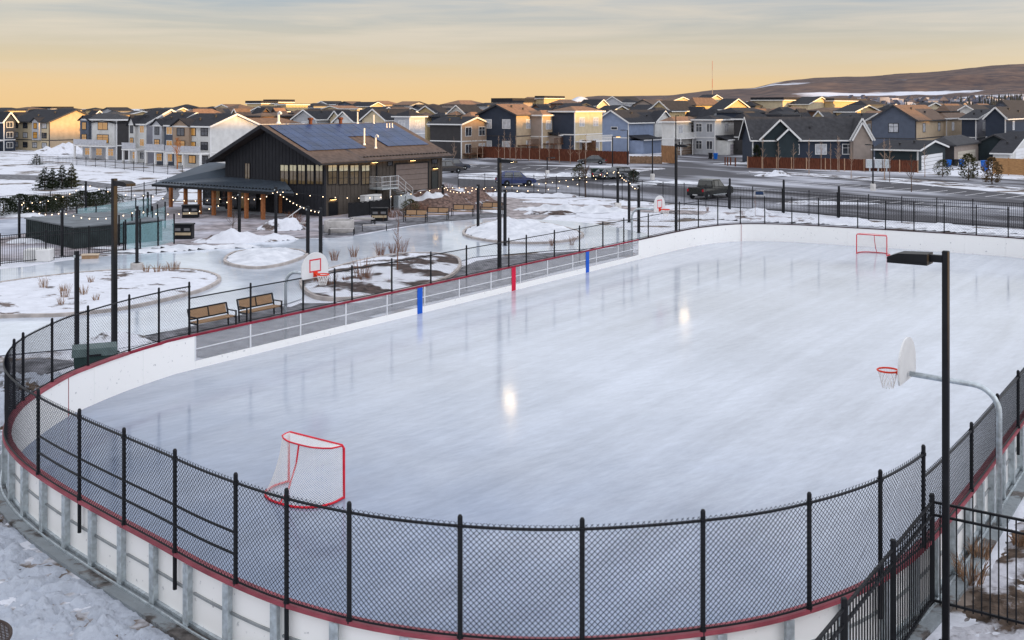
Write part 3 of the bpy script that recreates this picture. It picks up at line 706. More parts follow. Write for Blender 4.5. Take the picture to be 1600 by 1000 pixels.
for key, px, pt, pb, lab, bs in (
  ('a',120,392,540,'short dark steel post rising behind the green storage bin by the near left boards',0),
  ('b',214,322,425,'dark post on a round concrete base standing on the near snowy island',1),
  ('c',97,325,400,'dark post beside the dark slatted enclosure in front of the left picket fence',0),
  ('d',30,310,372,'dark post far left beside the snow-covered play court',0),
  ('e',134,283,336,'dark post behind the picnic tables, left of the sunlit light pole',0),
  ('f',374,300,367,'thin dark post in front of the porch beside the dirty snow pile',0),
  ('g',431,292,371,'dark post carrying the string lights at the right end of the porch',0),
  ('h',481,322,399,'left one of the two dark posts above the white basketball backboard',0),
  ('i',501,325,402,'right one of the two dark posts above the white basketball backboard',0),
  ('j',692,288,325,'dark post in front of the snow pile by the garage end of the dark building',0),
  ('k',747,288,358,'dark post in the back snow island between two wooden benches',0),
  ('l',789,296,384,'dark post just right of the tall light pole by the back snow island',0),
  ('m',965,262,330,'dark post on a round concrete base on the far snow strip',1),
  ('n',983,278,347,'dark post left of the far basketball hoop, nearer the picket fence',0),
  ('o',998,289,364,'dark post right beside the pole of the far basketball hoop',0),
  ('p',231,300,336,'thin dark post on the walk between the shrubs and the porch',0)):
    g = at(px, pb); h = zat(pt, g.y); PO[key] = g+Vector((0,0,h)); steel_post(lab, g, h, 0.14 if px < 300 else 0.17, bool(bs))

def string_lights(label, a, b, n, sag, r=0.030):
    a = Vector(a); b = Vector(b)
    t = thing('string_lights', label, 'string lights', tuple(a), 0, 'strings of warm bulbs over the plaza')
    P = [(b-a)*(k/24)+Vector((0,0,-4*sag*(k/24)*(1-k/24))) for k in range(25)]
    MB().tube(P, 0.010, 4).build('wire', M_black, t)
    me = MB().sphere((0,0,-0.04), r, 8, 5).mesh('bulb', M_bulb, True)
    for k in range(n):
        f = (k+0.5)/n; o = bpy.data.objects.new('bulb', me); COL.objects.link(o); o.parent = t
        o.location = (b-a)*f+Vector((0,0,-4*sag*f*(1-f)-0.05))
dz = Vector((0,0,-0.2))
string_lights('close string of glowing bulbs falling towards the two posts above the backboard', PO['g']+dz, PO['i']+dz, 13, 0.25)
string_lights('string of bulbs along the dark wall from the porch post to the garage post', PO['g']+dz, PO['j']+dz, 15, 0.7)
string_lights('string of bulbs across the porch front between two dark posts', PO['f']+dz, PO['g']+dz, 6, 0.4)
string_lights('string of bulbs from the island post with concrete base to the enclosure post', PO['b']+dz, PO['c']+dz, 9, 0.4)
string_lights('string of bulbs from the enclosure post to the far left post', PO['c']+dz, PO['d']+dz, 7, 0.4)
string_lights('string of bulbs from the far left post past the dark shrubs', PO['d']+dz, PO['e']+dz, 9, 0.5)
string_lights('string of bulbs over the bare patio between island post and porch post', PO['b']+dz, PO['f']+dz, 10, 0.6)
string_lights('string of bulbs from the shrub-side post over the picnic tables', PO['e']+dz, PO['p']+dz, 7, 0.3)
string_lights('string of bulbs from the walk post over the patio to the porch', PO['p']+dz, PO['f']+dz, 8, 0.4)
string_lights('string of bulbs from the garage post over the benches', PO['j']+dz, PO['k']+dz, 10, 0.4)
string_lights('string of bulbs from the garage post to the concrete-base post along the picket fence', PO['j']+dz, PO['m']+dz, 26, 0.5)
string_lights('string of bulbs from the concrete-base post towards the hoop', PO['m']+dz, PO['n']+dz, 6, 0.25)
string_lights('short string of bulbs between the two posts beside the far hoop', PO['n']+dz, PO['o']+dz, 4, 0.2)
string_lights('string of bulbs from the bench-side post over the back island', PO['k']+dz, PO['m']+dz, 14, 0.8)

# ------------------------------------------------------------------ ground: lot, road, paths, trail, islands
flat('parking_lot', [(640,262),(700,262),(760,256),(940,262),(1090,252),(1160,252),(1240,272),(1420,287),(1600,304),(2300,350),(2300,420),(1700,366),(1582,356),(1462,348),(1358,342),(1264,333),(1176,326),(1036,317),(942,309),(800,300),(716,298),(690,292)], 0.004, M_asph)
flat('road', [(690,246),(900,252),(1060,256),(1180,262),(1300,268),(1440,272),(1600,281),(2300,310),(2300,336),(1600,293),(1420,279),(1240,269),(1100,263),(940,259),(700,256)], 0.008, M_asph)
flat('driveway', [(1062,237),(1165,240),(1185,255),(1160,266),(1040,262)], 0.012, M_asph)
flat('verge', [(1170,267),(1250,271),(1330,275),(1420,281),(1600,294),(2300,338),(2300,343),(1600,297),(1420,284),(1330,278.5),(1250,274.5),(1170,270)], 0.016, M_mulch)
flat('verge', [(716,272),(780,269),(840,271),(870,275),(840,281),(760,281),(716,279)], 0.012, M_lightdirty)
flat('verge', [(985,263),(1035,262),(1040,264),(1000,268),(985,267)], 0.012, M_mulch)
# painted stalls
mbl = None
def stall_lines(name, p0, p1, n, length_px, dirv, w=0.12):
    a = at(*p0); b = at(*p1); d = Vector(dirv).normalized(); mb = MB()
    for k in range(n):
        p = a.lerp(b, k/(n-1)); q = p+d*length_px; s = Vector((d.y, -d.x, 0))*w/2
        mb.quad(*[(v.x, v.y, 0.014) for v in (p-s, p+s, q+s, q-s)])
    o = mb.build(name, M_line); o['kind'] = 'structure'
stall_lines('road_marking', (1190,285), (1640,314), 17, 5.0, (0.95,0.9,0), 0.14)
stall_lines('road_marking', (1150,272), (1560,298), 15, 4.2, (0.95,0.9,0), 0.13)
stall_lines('road_marking', (1240,312), (1640,335), 12, 4.6, (0.95,0.9,0), 0.12)
stall_lines('road_marking', (730,262), (905,266), 9, 4.5, (0.3,1,0))

# picket fence strip and paths behind the rink
flat('path', [(690,300),(760,305),(830,312),(905,316),(1000,325),(1100,330),(1200,337),(1300,345),(1300,348),(1200,342),(1100,336),(1000,331),(915,326),(870,332),(840,345),(800,348),(775,343),(790,330),(770,320),(720,312),(690,310)], 0.008, M_path, True, 1.0)
flat('plaza', [(0,340),(70,330),(170,326),(250,316),(290,318),(345,330),(430,338),(510,332),(600,322),(660,318),(700,322),(770,332),(790,345),(740,341),(690,345),(640,352),(590,360),(540,370),(470,372),(430,365),(380,378),(330,388),(250,392),(180,395),(90,402),(0,408)], 0.004, M_paved)
flat('path', [(510,350),(620,343),(690,337),(775,333),(790,338),(740,342),(690,346),(640,352),(590,360),(545,368),(510,371),(500,362)], 0.012, M_walk, True, 1.0)
flat('path', [(185,330),(240,318),(262,300),(265,290),(330,272),(345,266),(345,272),(285,294),(280,306),(262,322),(205,336)], 0.008, M_walk, True, 1.0)
flat('path', [(-400,262),(60,274),(180,288),(170,294),(50,281),(-400,270)], 0.008, M_walk)
flat('play_court', [(-300,355),(0,344),(60,338),(105,341),(60,362),(0,372),(-300,385)], 0.008, mat('blue grey court', (0.30,0.33,0.40), 0.8, var=0.2, scale=0.4, rgb2=(0.50,0.53,0.60)))
# ice trail
TR, _ = flat('ice_trail', [(-700,470),(-300,440),(0,421),(100,408),(200,398),(300,392),(345,387),(390,380),(440,374),(500,373),(560,368),(640,354),(700,346),(770,342),(860,344),(930,350),(975,358),(1010,366),(1015,376),(985,381),(930,388),(860,392),(800,397),(740,402),(720,408),(690,396),(630,396),(560,410),(500,425),(480,440),(470,468),(420,480),(330,505),(250,520),(120,545),(40,552),(-120,570),(-700,640)], 0.016, M_trail, True, 1.0)
flat('path', [(985,384),(930,391),(860,395),(790,401),(745,408),(722,418),(690,440),(640,458),(560,474),(470,474),(440,486),(330,512),(215,545),(330,560),(470,520),(640,478),(800,442),(900,416),(985,397)], 0.020, M_walk)
flat('path', [tuple(W(*q)) for q in ((-17.6,-0.6),(-17.2,-5.9),(-9.5,-6.3),(-9.0,-0.6))], 0.024, M_walk)
flat('path', [(-500,760),(-100,640),(20,612),(60,588),(130,566),(60,560),(-100,580),(-500,640)], 0.020, M_walk)

KERB = mat('kerb stone', (0.40, 0.36, 0.34), 0.85, var=0.25, scale=2)
def island(px, m, h, res, seed, kerb=True, lump=1.0):
    P = orient(catmull([at(*p) for p in px], True, 0.5))
    if kerb: ribbon('kerb', P, -0.14, 0.03, -0.1, 0.16, KERB)['kind'] = 'structure'
    moundpoly('snow_bank', P, res, h, m, 1.6, 0.55, seed, 0.14, lump)
island([(-260,470),(-60,452),(60,436),(150,427),(240,423),(300,424),(332,430),(345,438),(334,448),(300,461),(200,484),(100,495),(0,498),(-260,512)], M_lightdirty, 0.14, 0.22, 3)
island([(350,408),(360,416),(400,421),(440,416),(468,407),(481,400),(466,393),(420,391),(368,396)], M_snow, 0.45, 0.22, 5)
island([(472,438),(482,462),(520,470),(580,466),(650,452),(700,436),(719,420),(716,406),(690,399),(640,398),(590,404),(530,418)], M_mulch, 0.28, 0.22, 9)
island([(724,368),(762,378),(830,382),(888,378),(912,369),(890,359),(840,349),(780,347),(736,356)], M_snow, 0.6, 0.25, 12)
# snow heaps
def heap(px, py, rx, ry, h, m=M_snow, rot=0.0, seed=0, res=0.25): blob('snow_bank', at(px, py), rx, ry, h, m, rot, seed, res)
heap(668,324,3.4,2.6,1.9,M_snow,0,1); heap(700,318,1.6,1.5,0.9,M_snow,0,2)
heap(300,389,4.6,0.8,0.45,M_snow,0.2,3); heap(235,393,3.0,0.7,0.35,M_snow,0.2,4); heap(385,376,3.6,1.6,0.9,M_lightdirty,0.2,5); heap(436,358,2.2,1.4,1.0,M_lightdirty,0,6)
heap(820,306,6.5,1.8,0.5,M_lightdirty,-0.2,7,0.3); heap(930,318,7.0,1.6,0.5,M_lightdirty,-0.25,8,0.3); heap(900,330,5.5,1.6,0.8,M_snow,-0.2,9,0.3); heap(860,334,2.5,1.2,0.5,M_mulch,0,10)
heap(990,338,5.0,2.6,0.5,M_lightdirty,-0.2,11,0.3); heap(1130,341,3.4,1.4,0.7,M_snow,-0.2,12); heap(1250,346,6.5,1.3,0.6,M_lightdirty,-0.25,13,0.3); heap(1180,336,2.2,1.2,0.7,M_dirty,0,14); heap(1400,353,6.5,1.2,0.35,M_snow,-0.3,15,0.3); heap(1540,362,5,1.1,0.3,M_snow,-0.3,151,0.3)
heap(1210,275,2.6,1.6,1.0,M_dirty,0,16,0.3); heap(885,275,7,1.8,0.6,M_snow,-0.1,17,0.35); heap(1050,286,5,1.6,0.45,M_snow,-0.1,18,0.35); heap(985,289,3.5,1.2,0.5,M_snow,0,19,0.35); heap(1290,318,5.5,1.8,0.4,M_lightdirty,0,20,0.35)
heap(62,331,2.4,1.3,0.8,M_snow,0,21); heap(10,338,3.0,1.2,0.5,M_snow,0,22); heap(40,378,1.6,1.2,0.5,M_snow,0,23)
heap(178,533,1.5,1.6,0.7,M_dirty,0.4,24,0.12); heap(100,240,7,5,2.2,M_lightdirty,0.5,25,0.6); heap(125,247,5,3,1.2,M_snow,0.2,26,0.5); heap(1170,256,6,2.0,0.4,M_snow,0,27,0.4)
heap(205,388,3,0.6,0.3,M_snow,0.2,28)

# rough snow in the two near corners
def nearsnow(name, corners, res, m, amp, seed, fade_off=0.55, fade=0.9):
    xs = [c[0] for c in corners]; ys = [c[1] for c in corners]
    mb = MB(); idx = {}
    nx = int((max(xs)-min(xs))/res); ny = int((max(ys)-min(ys))/res); poly = [Vector((c[0], c[1], 0)) for c in corners]
    ring = [rp_at(ARC[i]) for i in range(0, NR, 3)]
    ringn = [r for r in ring if r.y < 40]
    for j in range(ny+1):
        for i in range(nx+1):
            x = min(xs)+i*res; y = min(ys)+j*res
            if not inside(x, y, poly) or inside(x, y, ring): continue
            d = min((r.x-x)**2+(r.y-y)**2 for r in ringn)**0.5
            f = sstep((d-fade_off)/fade)
            p = Vector((x*1.1+seed, y*1.1, seed))
            a = noise.fractal(p, 0.9, 2.1, 4); b = noise.fractal(p*3.6, 0.5, 2.1, 5); c_ = abs(noise.noise(p*2.2))+0.6*abs(noise.noise(p*5.3))
            z = -0.05+f*(0.07+amp*(0.5*a+0.55*b+0.7*(0.40-c_)))+(1-f)*0.01
            idx[(i, j)] = len(mb.v); mb.v.append((x, y, z))
    for (i, j), k in idx.items():
        q = [idx.get(t) for t in ((i+1, j), (i+1, j+1), (i, j+1))]
        if None not in q: mb.f.append((k, *q))
    o = mb.build(name, m, smooth=True); o['kind'] = 'structure'
M_crust = snowmix('old crusted snow', (0.12, 0.085, 0.06), (0.385, 0.43), 0.55, snow=(0.43, 0.465, 0.53), bump=1.0)  # dark patches: dirt, and painted-in shading that the soft light leaves out
M_east = snowmix('snow and dead grass east', (0.085, 0.06, 0.045), (0.47, 0.53), 0.6, snow=(0.50, 0.50, 0.54), bump=1.0)
nearsnow('snow_bank', [(-17,13),(-2,13),(-2,18),(-9,27),(-14,36),(-20,36),(-20,20)], 0.055, M_crust, 0.20, 3.0, 0.30, 0.55)
nearsnow('snow_bank', [(5,13),(13,13),(22,26),(26,34),(20,34),(5,18)], 0.07, M_east, 0.10, 11.0, 0.5, 0.7)
for k in range(60):      # clods and ice lumps lying about
    pass

# ------------------------------------------------------------------ picket fences
def picket_fence(label, pts, h, m=M_black, pitch=0.115, every=2.4, pw=0.02, posttop=0.1, post=0.075, rails=(0.12, -0.28, -0.05), group=None, name='picket_fence'):
    P = [Vector(p) for p in pts]
    t = thing(name, label, 'fence', tuple(P[0]), 0, group)
    for a, b in zip(P, P[1:]):
        Lg = (b-a).length; n = max(1, round(Lg/every)); d = (b-a)/n
        for k in range(n):
            p = a+d*k-P[0]; q = p+d; mb = MB(); np_ = int(d.length/pitch); dn = d.normalized()
            for j in range(1, np_):
                r = p+d*(j/np_); mb.box(r.x-pw/2, r.x+pw/2, r.y-pw/2, r.y+pw/2, r.z+0.06, r.z+h-0.03)
            for z in rails:
                zz = z if z > 0 else h+z
                mb.bar(p+dn*0.05+Vector((0,0,zz)), q-dn*0.05+Vector((0,0,zz)), 0.04, 0.04)
            mb.build('picket_panel', m, t)
        for k in range(n+(1 if b is P[-1] else 0)):
            p = a+d*k-P[0]; c = post/2
            MB().rbox(p.x-c, p.x+c, p.y-c, p.y+c, p.z-0.05, p.z+h+posttop, 0.012).build('post', m, t)
    return t
c0 = Vector((7.62, 19.3, 0.0)); 
picket_fence('black picket fence at the lower right, its corner post beside the foreground light pole', [c0+Vv*4.2, c0, c0-Uv*7.5], 1.95, pitch=0.135, every=2.45, pw=0.019, post=0.08)
picket_fence('long black picket fence between the parking lot and the far end of the rink', [at(*p) for p in ((716,300),(800,302.5),(942,309.5),(1036,318),(1138,325),(1176,327.5),(1222,331.5),(1308,339),(1409,347.5),(1520,352.5),(1600,358),(1760,372))], 1.95, pitch=0.14, every=2.5, pw=0.022)
picket_fence('black picket fence at the left edge along the ice trail', [at(*p) for p in ((-90,424),(0,415),(139,400),(193,392))], 1.75, pitch=0.13, every=2.4, pw=0.02)
picket_fence('thin dark fence behind the dark shrubs on the left', [at(*p) for p in ((-60,338),(30,330),(125,323),(205,313),(262,300),(345,276))], 1.45, pitch=0.2, every=3.0, pw=0.02)
picket_fence('thin dark garden fence across the snow below the townhouses', [at(*p) for p in ((62,256),(120,258),(180,263),(240,270),(285,274))], 1.25, pitch=0.3, every=3.4, pw=0.025)
picket_fence('dark fence on the embankment beside the garage door', [at(*p)+Vector((0,0,z)) for p, z in (((624,321),.55),((652,318),.85),((686,310),.9))], 1.3, pitch=0.14, every=2.2)
for px, pt, pb, lab in ((1138,279,326,'thick black fence post beside the tail of the parked pickup'),(1222,281,332,'thick black post in the far picket fence right of the small blue sign'),(1308,291,340,'thick black post with a domed cap in the far picket fence')):
    g = at(px, pb)+Vector((0.1,-0.15,0)); t = thing('gate_post', lab, 'post', tuple(g), 0)
    h = zat(pt, g.y); MB().rbox(-0.08,0.08,-0.08,0.08,-0.05,h-0.1,0.015).build('shaft', M_black, t); MB().sphere((0,0,h-0.06),0.1).build('cap', M_black, t)
g = at(1186, 326.5)+Vector((0,-0.08,0)); sg = thing('sign', 'small blue and white notice plate fixed to the far picket fence', 'sign', tuple(g+Vector((0,0,1.2))), 0)
MB().box(-0.42,0.42,-0.02,0.0,-0.05,0.45).build('plate', M_whitepaint, sg); MB().box(-0.36,0.36,-0.024,-0.021,0.06,0.36).build('panel', mat('sign navy', (0.03,0.06,0.14), 0.5), sg)

# ------------------------------------------------------------------ the dark building with solar roof
P1 = at(507, 338.5)
def wlen(px, C, D):
    """length along D from C until the photo column px"""
    k = (px-800)/F; return (k*C.y-C.x)/(D.x-k*D.y)
BW = wlen(352, P1, -Vv); BL = wlen(691, P1, Uv)
EV = zat(251, P1.y); gapex = P1-Vv*(BW*0.52); RG = zat(198, gapex.y)
pav = thing('community_building', 'dark board-clad community building with solar panels on its gable roof and a timber-post porch', 'building', tuple(P1), -ANG)
M_dark = siding('charcoal boards', (0.030, 0.031, 0.037), 0.3)
M_dark2 = siding('brown grey boards', (0.085, 0.072, 0.062), 0.3)
M_roofm = mat('brown grey shingle', (0.085, 0.068, 0.063), 0.8, var=0.25, scale=2.5, bump=0.2)
M_porch = mat('blue grey standing seam', (0.055, 0.070, 0.090), 0.5, var=0.15, scale=0.8)
M_pane = glassmat('dark window glass', (0.03, 0.035, 0.045), 0.05)
M_litpane = glassmat('lit window glass', (0.07, 0.055, 0.035), 0.06, emit=(1.0, 0.62, 0.22), est=0.028)
M_blind = mat('window blind', (0.62, 0.58, 0.42), 0.7, emit=(1.0, 0.8, 0.45), est=0.05)
xr_ = -BW*0.52
# gable wall (faces the plaza), side wall, other two
mb = MB(); mb.prism([(-BW,0,-0.2),(0,0,-0.2),(0,0,EV),(xr_,0,RG-0.15),(-BW,0,EV)], (0,0,0), (0,0.2,0)); mb.build('gable_wall', M_dark, pav)
mb = MB(); k = 0
x = -BW+0.2
while x < -0.05:
    zt = EV+(RG-0.2-EV)*(1-abs(x-xr_)/(abs(xr_) if x > xr_ else BW+xr_)); mb.box(x-0.025, x+0.025, -0.035, -0.002, 0.02, zt-0.1); x += 0.42
mb.build('battens', M_dark, pav)
MB().box(-0.2, 0, 0.202, BL, -0.2, EV).build('side_wall', M_dark2, pav)
mb = MB(); y = 0.4
while y < BL-0.1:
    mb.box(0.002, 0.03, y-0.025, y+0.025, 0.1, EV-0.05); y += 0.45
mb.build('battens', M_dark2, pav)
mb = MB(); mb.prism([(-BW,BL,-0.2),(-0.202,BL,-0.2),(-0.202,BL,EV),(xr_,BL,RG-0.15),(-BW,BL,EV)], (0,-0.2,0), (0,0,0)); mb.box(-BW,-BW+0.2,0.202,BL-0.202,-0.2,EV); mb.build('rear_wall', M_dark, pav)
# roof: two slabs with overhang
OV = 1.15; OE = 0.75
def slab(x0, z0, x1, z1, y0, y1, th=0.2):
    return MB().prism([(x0,y0,z0),(x1,y0,z1),(x1,y0,z1+th),(x0,y0,z0+th)], (0,0,0), (0,y1-y0,0))
sr = (RG-EV)/abs(xr_); sl = (RG-EV)/(BW+xr_)
rr = slab(xr_+0.001, RG, OE, EV-sr*OE, -OV, BL+0.7).build('roof', M_roofm, pav)
slab(xr_-0.001, RG, -BW-OE-0.4, EV-sl*(OE+0.4), -OV, BL+0.7).build('roof', M_roofm, pav)
mb = MB(); mb.bar((xr_,-OV-0.03,RG+0.06),(OE,-OV-0.03,EV-sr*OE+0.06),0.05,0.3); mb.bar((xr_,-OV-0.03,RG+0.06),(-BW-OE-0.4,-OV-0.03,EV-sl*(OE+0.4)+0.06),0.05,0.3); mb.build('barge_board', M_dark, pav)
MB().bar((OE+0.07,-OV,EV-sr*OE+0.08),(OE+0.07,BL+0.7,EV-sr*OE+0.08),0.13,0.14).build('gutter', M_dark, pav)
# solar panels lie on the roof slope
M_solar = mat('solar panel blue', (0.014, 0.034, 0.105), 0.35, var=0.3, scale=0.7, spec=0.2)
def onroof(f, y, h=0.0):
    x = xr_+(OE-xr_)*f; return Vector((x, y, RG-sr*(x-xr_)+0.2+h))
def array(y0, y1, f0, f1, nx, ny):
    sp = thing('solar', None, None); bpy.data.objects.remove(sp)
    base = None
    for i in range(nx):
        for j in range(ny):
            a0 = y0+(y1-y0)*i/nx+0.015; a1 = y0+(y1-y0)*(i+1)/nx-0.015; b0 = f0+(f1-f0)*j/ny+0.002; b1 = f0+(f1-f0)*(j+1)/ny-0.002
            q = [onroof(b0,a0,0.10),onroof(b1,a0,0.10),onroof(b1,a1,0.10),onroof(b0,a1,0.10)]
            MB().prism([tuple(v) for v in q], (0,0,-0.035), (0,0,0)).build('solar_panel', M_solar, rr)
array(-0.6, 6.4, 0.05, 0.72, 7, 6); array(6.42, 9.4, 0.05, 0.40, 3, 3); array(9.42, BL-0.3, 0.05, 0.70, 4, 5)
def vent(y, f, h, r, m, bend=False):
    p = onroof(f, y); mb = MB(); mb.lathe([(r*2.2,0),(r*1.3,0.15),(r,0.2)], 10); pts = [(0,0,0.1),(0,0,h)]
    if bend: pts = [(0,0,0.1),(0,0,h-0.2),(0.05,0.0,h-0.06),(0.15,0.0,h),(0.25,0,h-0.05),(0.3,0,h-0.2)]
    mb.tube(pts, r, 8); o = mb.build('vent_pipe', m, rr); o.location = p
vent(6.9,0.62,1.5,0.07,M_whitepaint); vent(7.6,0.72,1.2,0.07,M_whitepaint,True); vent(10.6,0.02,1.1,0.06,M_whitepaint); vent(12.6,0.05,0.9,0.06,M_whitepaint); vent(1.0,-0.02,1.0,0.1,M_whitepaint,True)
for y in (13.4,13.8,14.2): vent(y,0.18,0.5,0.05,M_whitepaint)
for y in (4.6, 8.4):
    p = onroof(0.01, y); o = MB().lathe([(0.16,0),(0.16,0.35),(0.26,0.4),(0.26,0.55),(0.05,0.6)],10).build('vent_cowl', mat('rusty cowl',(0.09,0.03,0.02),0.6), rr); o.location = p
sg_ = MB()
y = 4.5
while y < BL+0.4: 
    p = onroof(0.93, y); sg_.box(p.x-0.04,p.x+0.04,y-0.07,y+0.07,p.z-0.02,p.z+0.1); y += 0.42
sg_.bar((onroof(0.93,4.4).x,4.4,onroof(0.93,4.4).z+0.03),(onroof(0.93,4.4).x,BL+0.5,onroof(0.93,4.4).z+0.03),0.04,0.04); sg_.build('snow_guard', M_black, rr)
# windows: helper puts a framed window on gable wall (axis 'x') or side wall (axis 'y')
def pwin(axis, a0, a1, z0, z1, name='window', fm=M_black, pm=M_litpane, muls=0, blind=False, bars=0):
    fr = MB(); t = 0.06
    def bx(mb, p0, p1, q0, q1, d0, d1):
        if axis == 'x': mb.box(p0,p1,-d1,-d0,q0,q1)
        else: mb.box(d0,d1,p0,p1,q0,q1)
    for p0,p1,q0,q1 in ((a0,a0+t,z0,z1),(a1-t,a1,z0,z1),(a0+t,a1-t,z1-t,z1),(a0+t,a1-t,z0,z0+t)): bx(fr,p0,p1,q0,q1,0.036,0.075)
    for k in range(muls):
        c = a0+(a1-a0)*(k+1)/(muls+1); bx(fr,c-0.03,c+0.03,z0+t,z1-t,0.037,0.073)
    for k in range(bars):
        c = z0+(z1-z0)*(k+1)/(bars+1); bx(fr,a0+t,a1-t,c-0.02,c+0.02,0.038,0.07)
    f = fr.build(name, fm, pav); pn = MB(); bx(pn,a0+t*0.5,a1-t*0.5,z0+t*0.5,z1-t*0.5,0.033,0.05); pn.build('pane', pm, f)
    if blind:
        b_ = MB(); bx(b_,a0+t,a1-t,z1-t-(z1-z0)*0.28,z1-t,0.052,0.06); b_.build('blind', M_blind, f)
def xz(px, py):   # point on the gable wall
    x = -wlen(px, P1, -Vv); Y = (P1+Vv*x).y; return x, zat(py, Y)
def yz(px, py):   # point on the side wall
    y = wlen(px, P1, Uv); Y = (P1+Uv*y).y; return y, zat(py, Y)
for a, b in ((438.5,451.5),(453,464.5),(466,478),(480,491.5),(493.5,505.5)):
    x0, zt = xz(a, 256.5); x1, _ = xz(b, 256.5); _, zb = xz((a+b)/2, 288.5); pwin('x', x0, x1, zb, zt, muls=1, blind=True)
x0, zt = xz(383, 254); x1, _ = xz(391.5, 254); _, zb = xz(388, 281.5); pwin('x', x0, x1, zb, zt, muls=1)
for a, b in ((511.5,526),(528.5,543.5),(546,560),(564,577)):
    y0, zt = yz(a, 257.5); y1, _ = yz(b, 257.5); _, zb = yz((a+b)/2, 288.5); pwin('y', y0, y1, zb, zt, muls=1, blind=True, bars=2)
y0, zt = yz(579.5, 258); y1, _ = yz(592, 258); _, zb = yz(586, 292); pwin('y', y0, y1, zb, zt, 'door', M_dark2, M_dark2)
y0, zt = yz(605, 252); y1, _ = yz(613, 252); _, zb = yz(609, 259); pwin('y', y0, y1, zb, zt, 'window', M_black, M_pane)
y0, zt = yz(617, 257); y1, _ = yz(669, 257.5); _, zb = yz(645, 297.0); gz = zb
g = MB()
for k in range(5):
    q0 = zb+(zt-zb)*k/5; q1 = zb+(zt-zb)*(k+1)/5-0.03; g.box(0.034,0.07,y0+0.1,y1-0.15,q0,q1)
g.build('garage_door', mat('taupe door', (0.20,0.16,0.145), 0.6, var=0.08), pav)
mb = MB(); mb.box(0.036,0.09,y0-0.05,y0+0.08,zb,zt+0.1); mb.box(0.036,0.09,y1-0.13,y1+0.02,zb,zt+0.1); mb.box(0.036,0.09,y0+0.08,y1-0.13,zt+0.005,zt+0.1); mb.build('garage_frame', M_black, pav)
y0, zt = yz(673.5, 267); y1, _ = yz(684, 267); _, zb = yz(679, 296); pwin('y', y0, y1, zb, zt, 'door', M_black, mat('dark door', (0.04,0.045,0.045), 0.5))
y0, zt = yz(674, 248.5); y1, _ = yz(683, 248.5); _, zb = yz(678, 256); pwin('y', y0, y1, zb, zt, 'window', M_black, M_pane)
for px, py in ((584,253.5),(643.5,250.5),(679,263),(519,311.5)):
    y, z = yz(px, py); l = MB().box(0.034,0.20,y-0.35,y+0.35,z-0.02,z+0.14).build('wall_light', M_black, pav); MB().box(0.06,0.19,y-0.30,y+0.30,z-0.035,z-0.021).build('glow', M_sconce, l)
# lower storey openings and cabinets on the side wall
for a, b, t_, b_, nm, m_ in ((513,527,316,337,'service_door',M_black),(528,535,305,334,'wall_panel',M_dark2)):
    y0, zt = yz(a, t_); y1, _ = yz(b, t_); MB().box(0.034,0.06,y0,y1,0.02,zt).build(nm, m_, pav)
MB().box(0.034,0.14,0.4*BL,0.4*BL+0.12,0.0,EV-0.2).build('downpipe', M_black, pav)
# landing and stair with white railing
y0, zl = yz(577, 293.5); y1, _ = yz(603, 293.5); zl = max(zl, 1.2)
st = MB(); st.box(0.04,1.5,y0,y1,zl-0.12,zl); st = st.build('stair_landing', M_galv, pav)
sp = MB(); ns = 7
for k in range(ns): sp.box(0.45,1.45,y1+0.27*k,y1+0.27*k+0.28,zl-0.17*(k+1)-0.04,zl-0.17*(k+1))
sp.build('treads', M_galv, st)
rl = MB()
for (yy, zz) in ((y0,zl),((y0+y1)/2,zl),(y1,zl),(y1+0.95,zl-0.6),(y1+1.9,zl-1.2)): rl.tube([(1.48,yy,zz),(1.48,yy,zz+1.0)],0.028,6)
for h in (1.0,0.55,0.25): rl.tube([(1.48,y0,zl+h),(1.48,y1,zl+h),(1.48,y1+1.9,zl-1.2+h)],0.024,6)
rl.tube([(0.06,y0,zl+1.0),(1.48,y0,zl+1.0)],0.024,6); rl.tube([(0.06,y0,zl+0.5),(1.48,y0,zl+0.5)],0.02,6)
for k in range(10): rl.tube([(0.1+k*0.14,y0,zl),(0.1+k*0.14,y0,zl+1.0)],0.012,4)
for k in range(12):
    yy = y0+(y1-y0)*k/11; rl.tube([(1.48,yy,zl),(1.48,yy,zl+1.0)],0.012,4)
rl.build('railing', mat('pale railing', (0.62,0.63,0.65), 0.4, metal=0.3), st)
MB().box(1.38,1.46,(y0+y1)/2,(y0+y1)/2+0.08,0,zl-0.12).build('leg', M_whitepaint, st)
# porch roof wrapping the gable side
ez = 2.15
fl = -BW-3.7
tz0 = xz(400, 284.5)[1]
V0 = [(fl,-4.9,ez),(1.6,-4.9,ez),(-4.6,-0.04,tz0),(-BW,-0.04,tz0+0.15),(-BW-0.02,1.35,tz0+1.1),(fl,1.35,3.85)]
mb = MB()
for poly in ((0,1,2,3),(0,3,4,5)):
    mb.prism([V0[i] for i in poly], (0,0,0), (0,0,0.18))
mb.build('porch_roof', M_porch, pav)
sm = MB(); xq = fl+0.5
while xq < 0.8:
    ye = -0.06
    tfr = 1.0 if -BW < xq < -4.6 else ((xq-fl)/( -BW-fl) if xq <= -BW else max(0, 1-(xq+4.6)/6.2))
    if xq > -BW: sm.bar((xq,-4.9,ez+0.2),(xq,-4.9+(4.84)*tfr,ez+0.2+(tz0-ez)*tfr),0.04,0.05)
    xq += 0.55
sm.build('roof_seams', M_porch, pav)
MB().bar((fl,-4.97,ez+0.06),(1.6,-4.97,ez+0.06),0.1,0.2).build('porch_gutter', M_black, pav)
sg_ = MB(); xq = fl+0.6
while xq < 1.2: sg_.box(xq-0.06,xq+0.06,-4.3,-4.22,ez+0.25,ez+0.36); xq += 0.4
sg_.bar((fl+0.3,-4.26,ez+0.28),(1.2,-4.26,ez+0.28),0.03,0.03); sg_.build('snow_guard', M_black, pav)
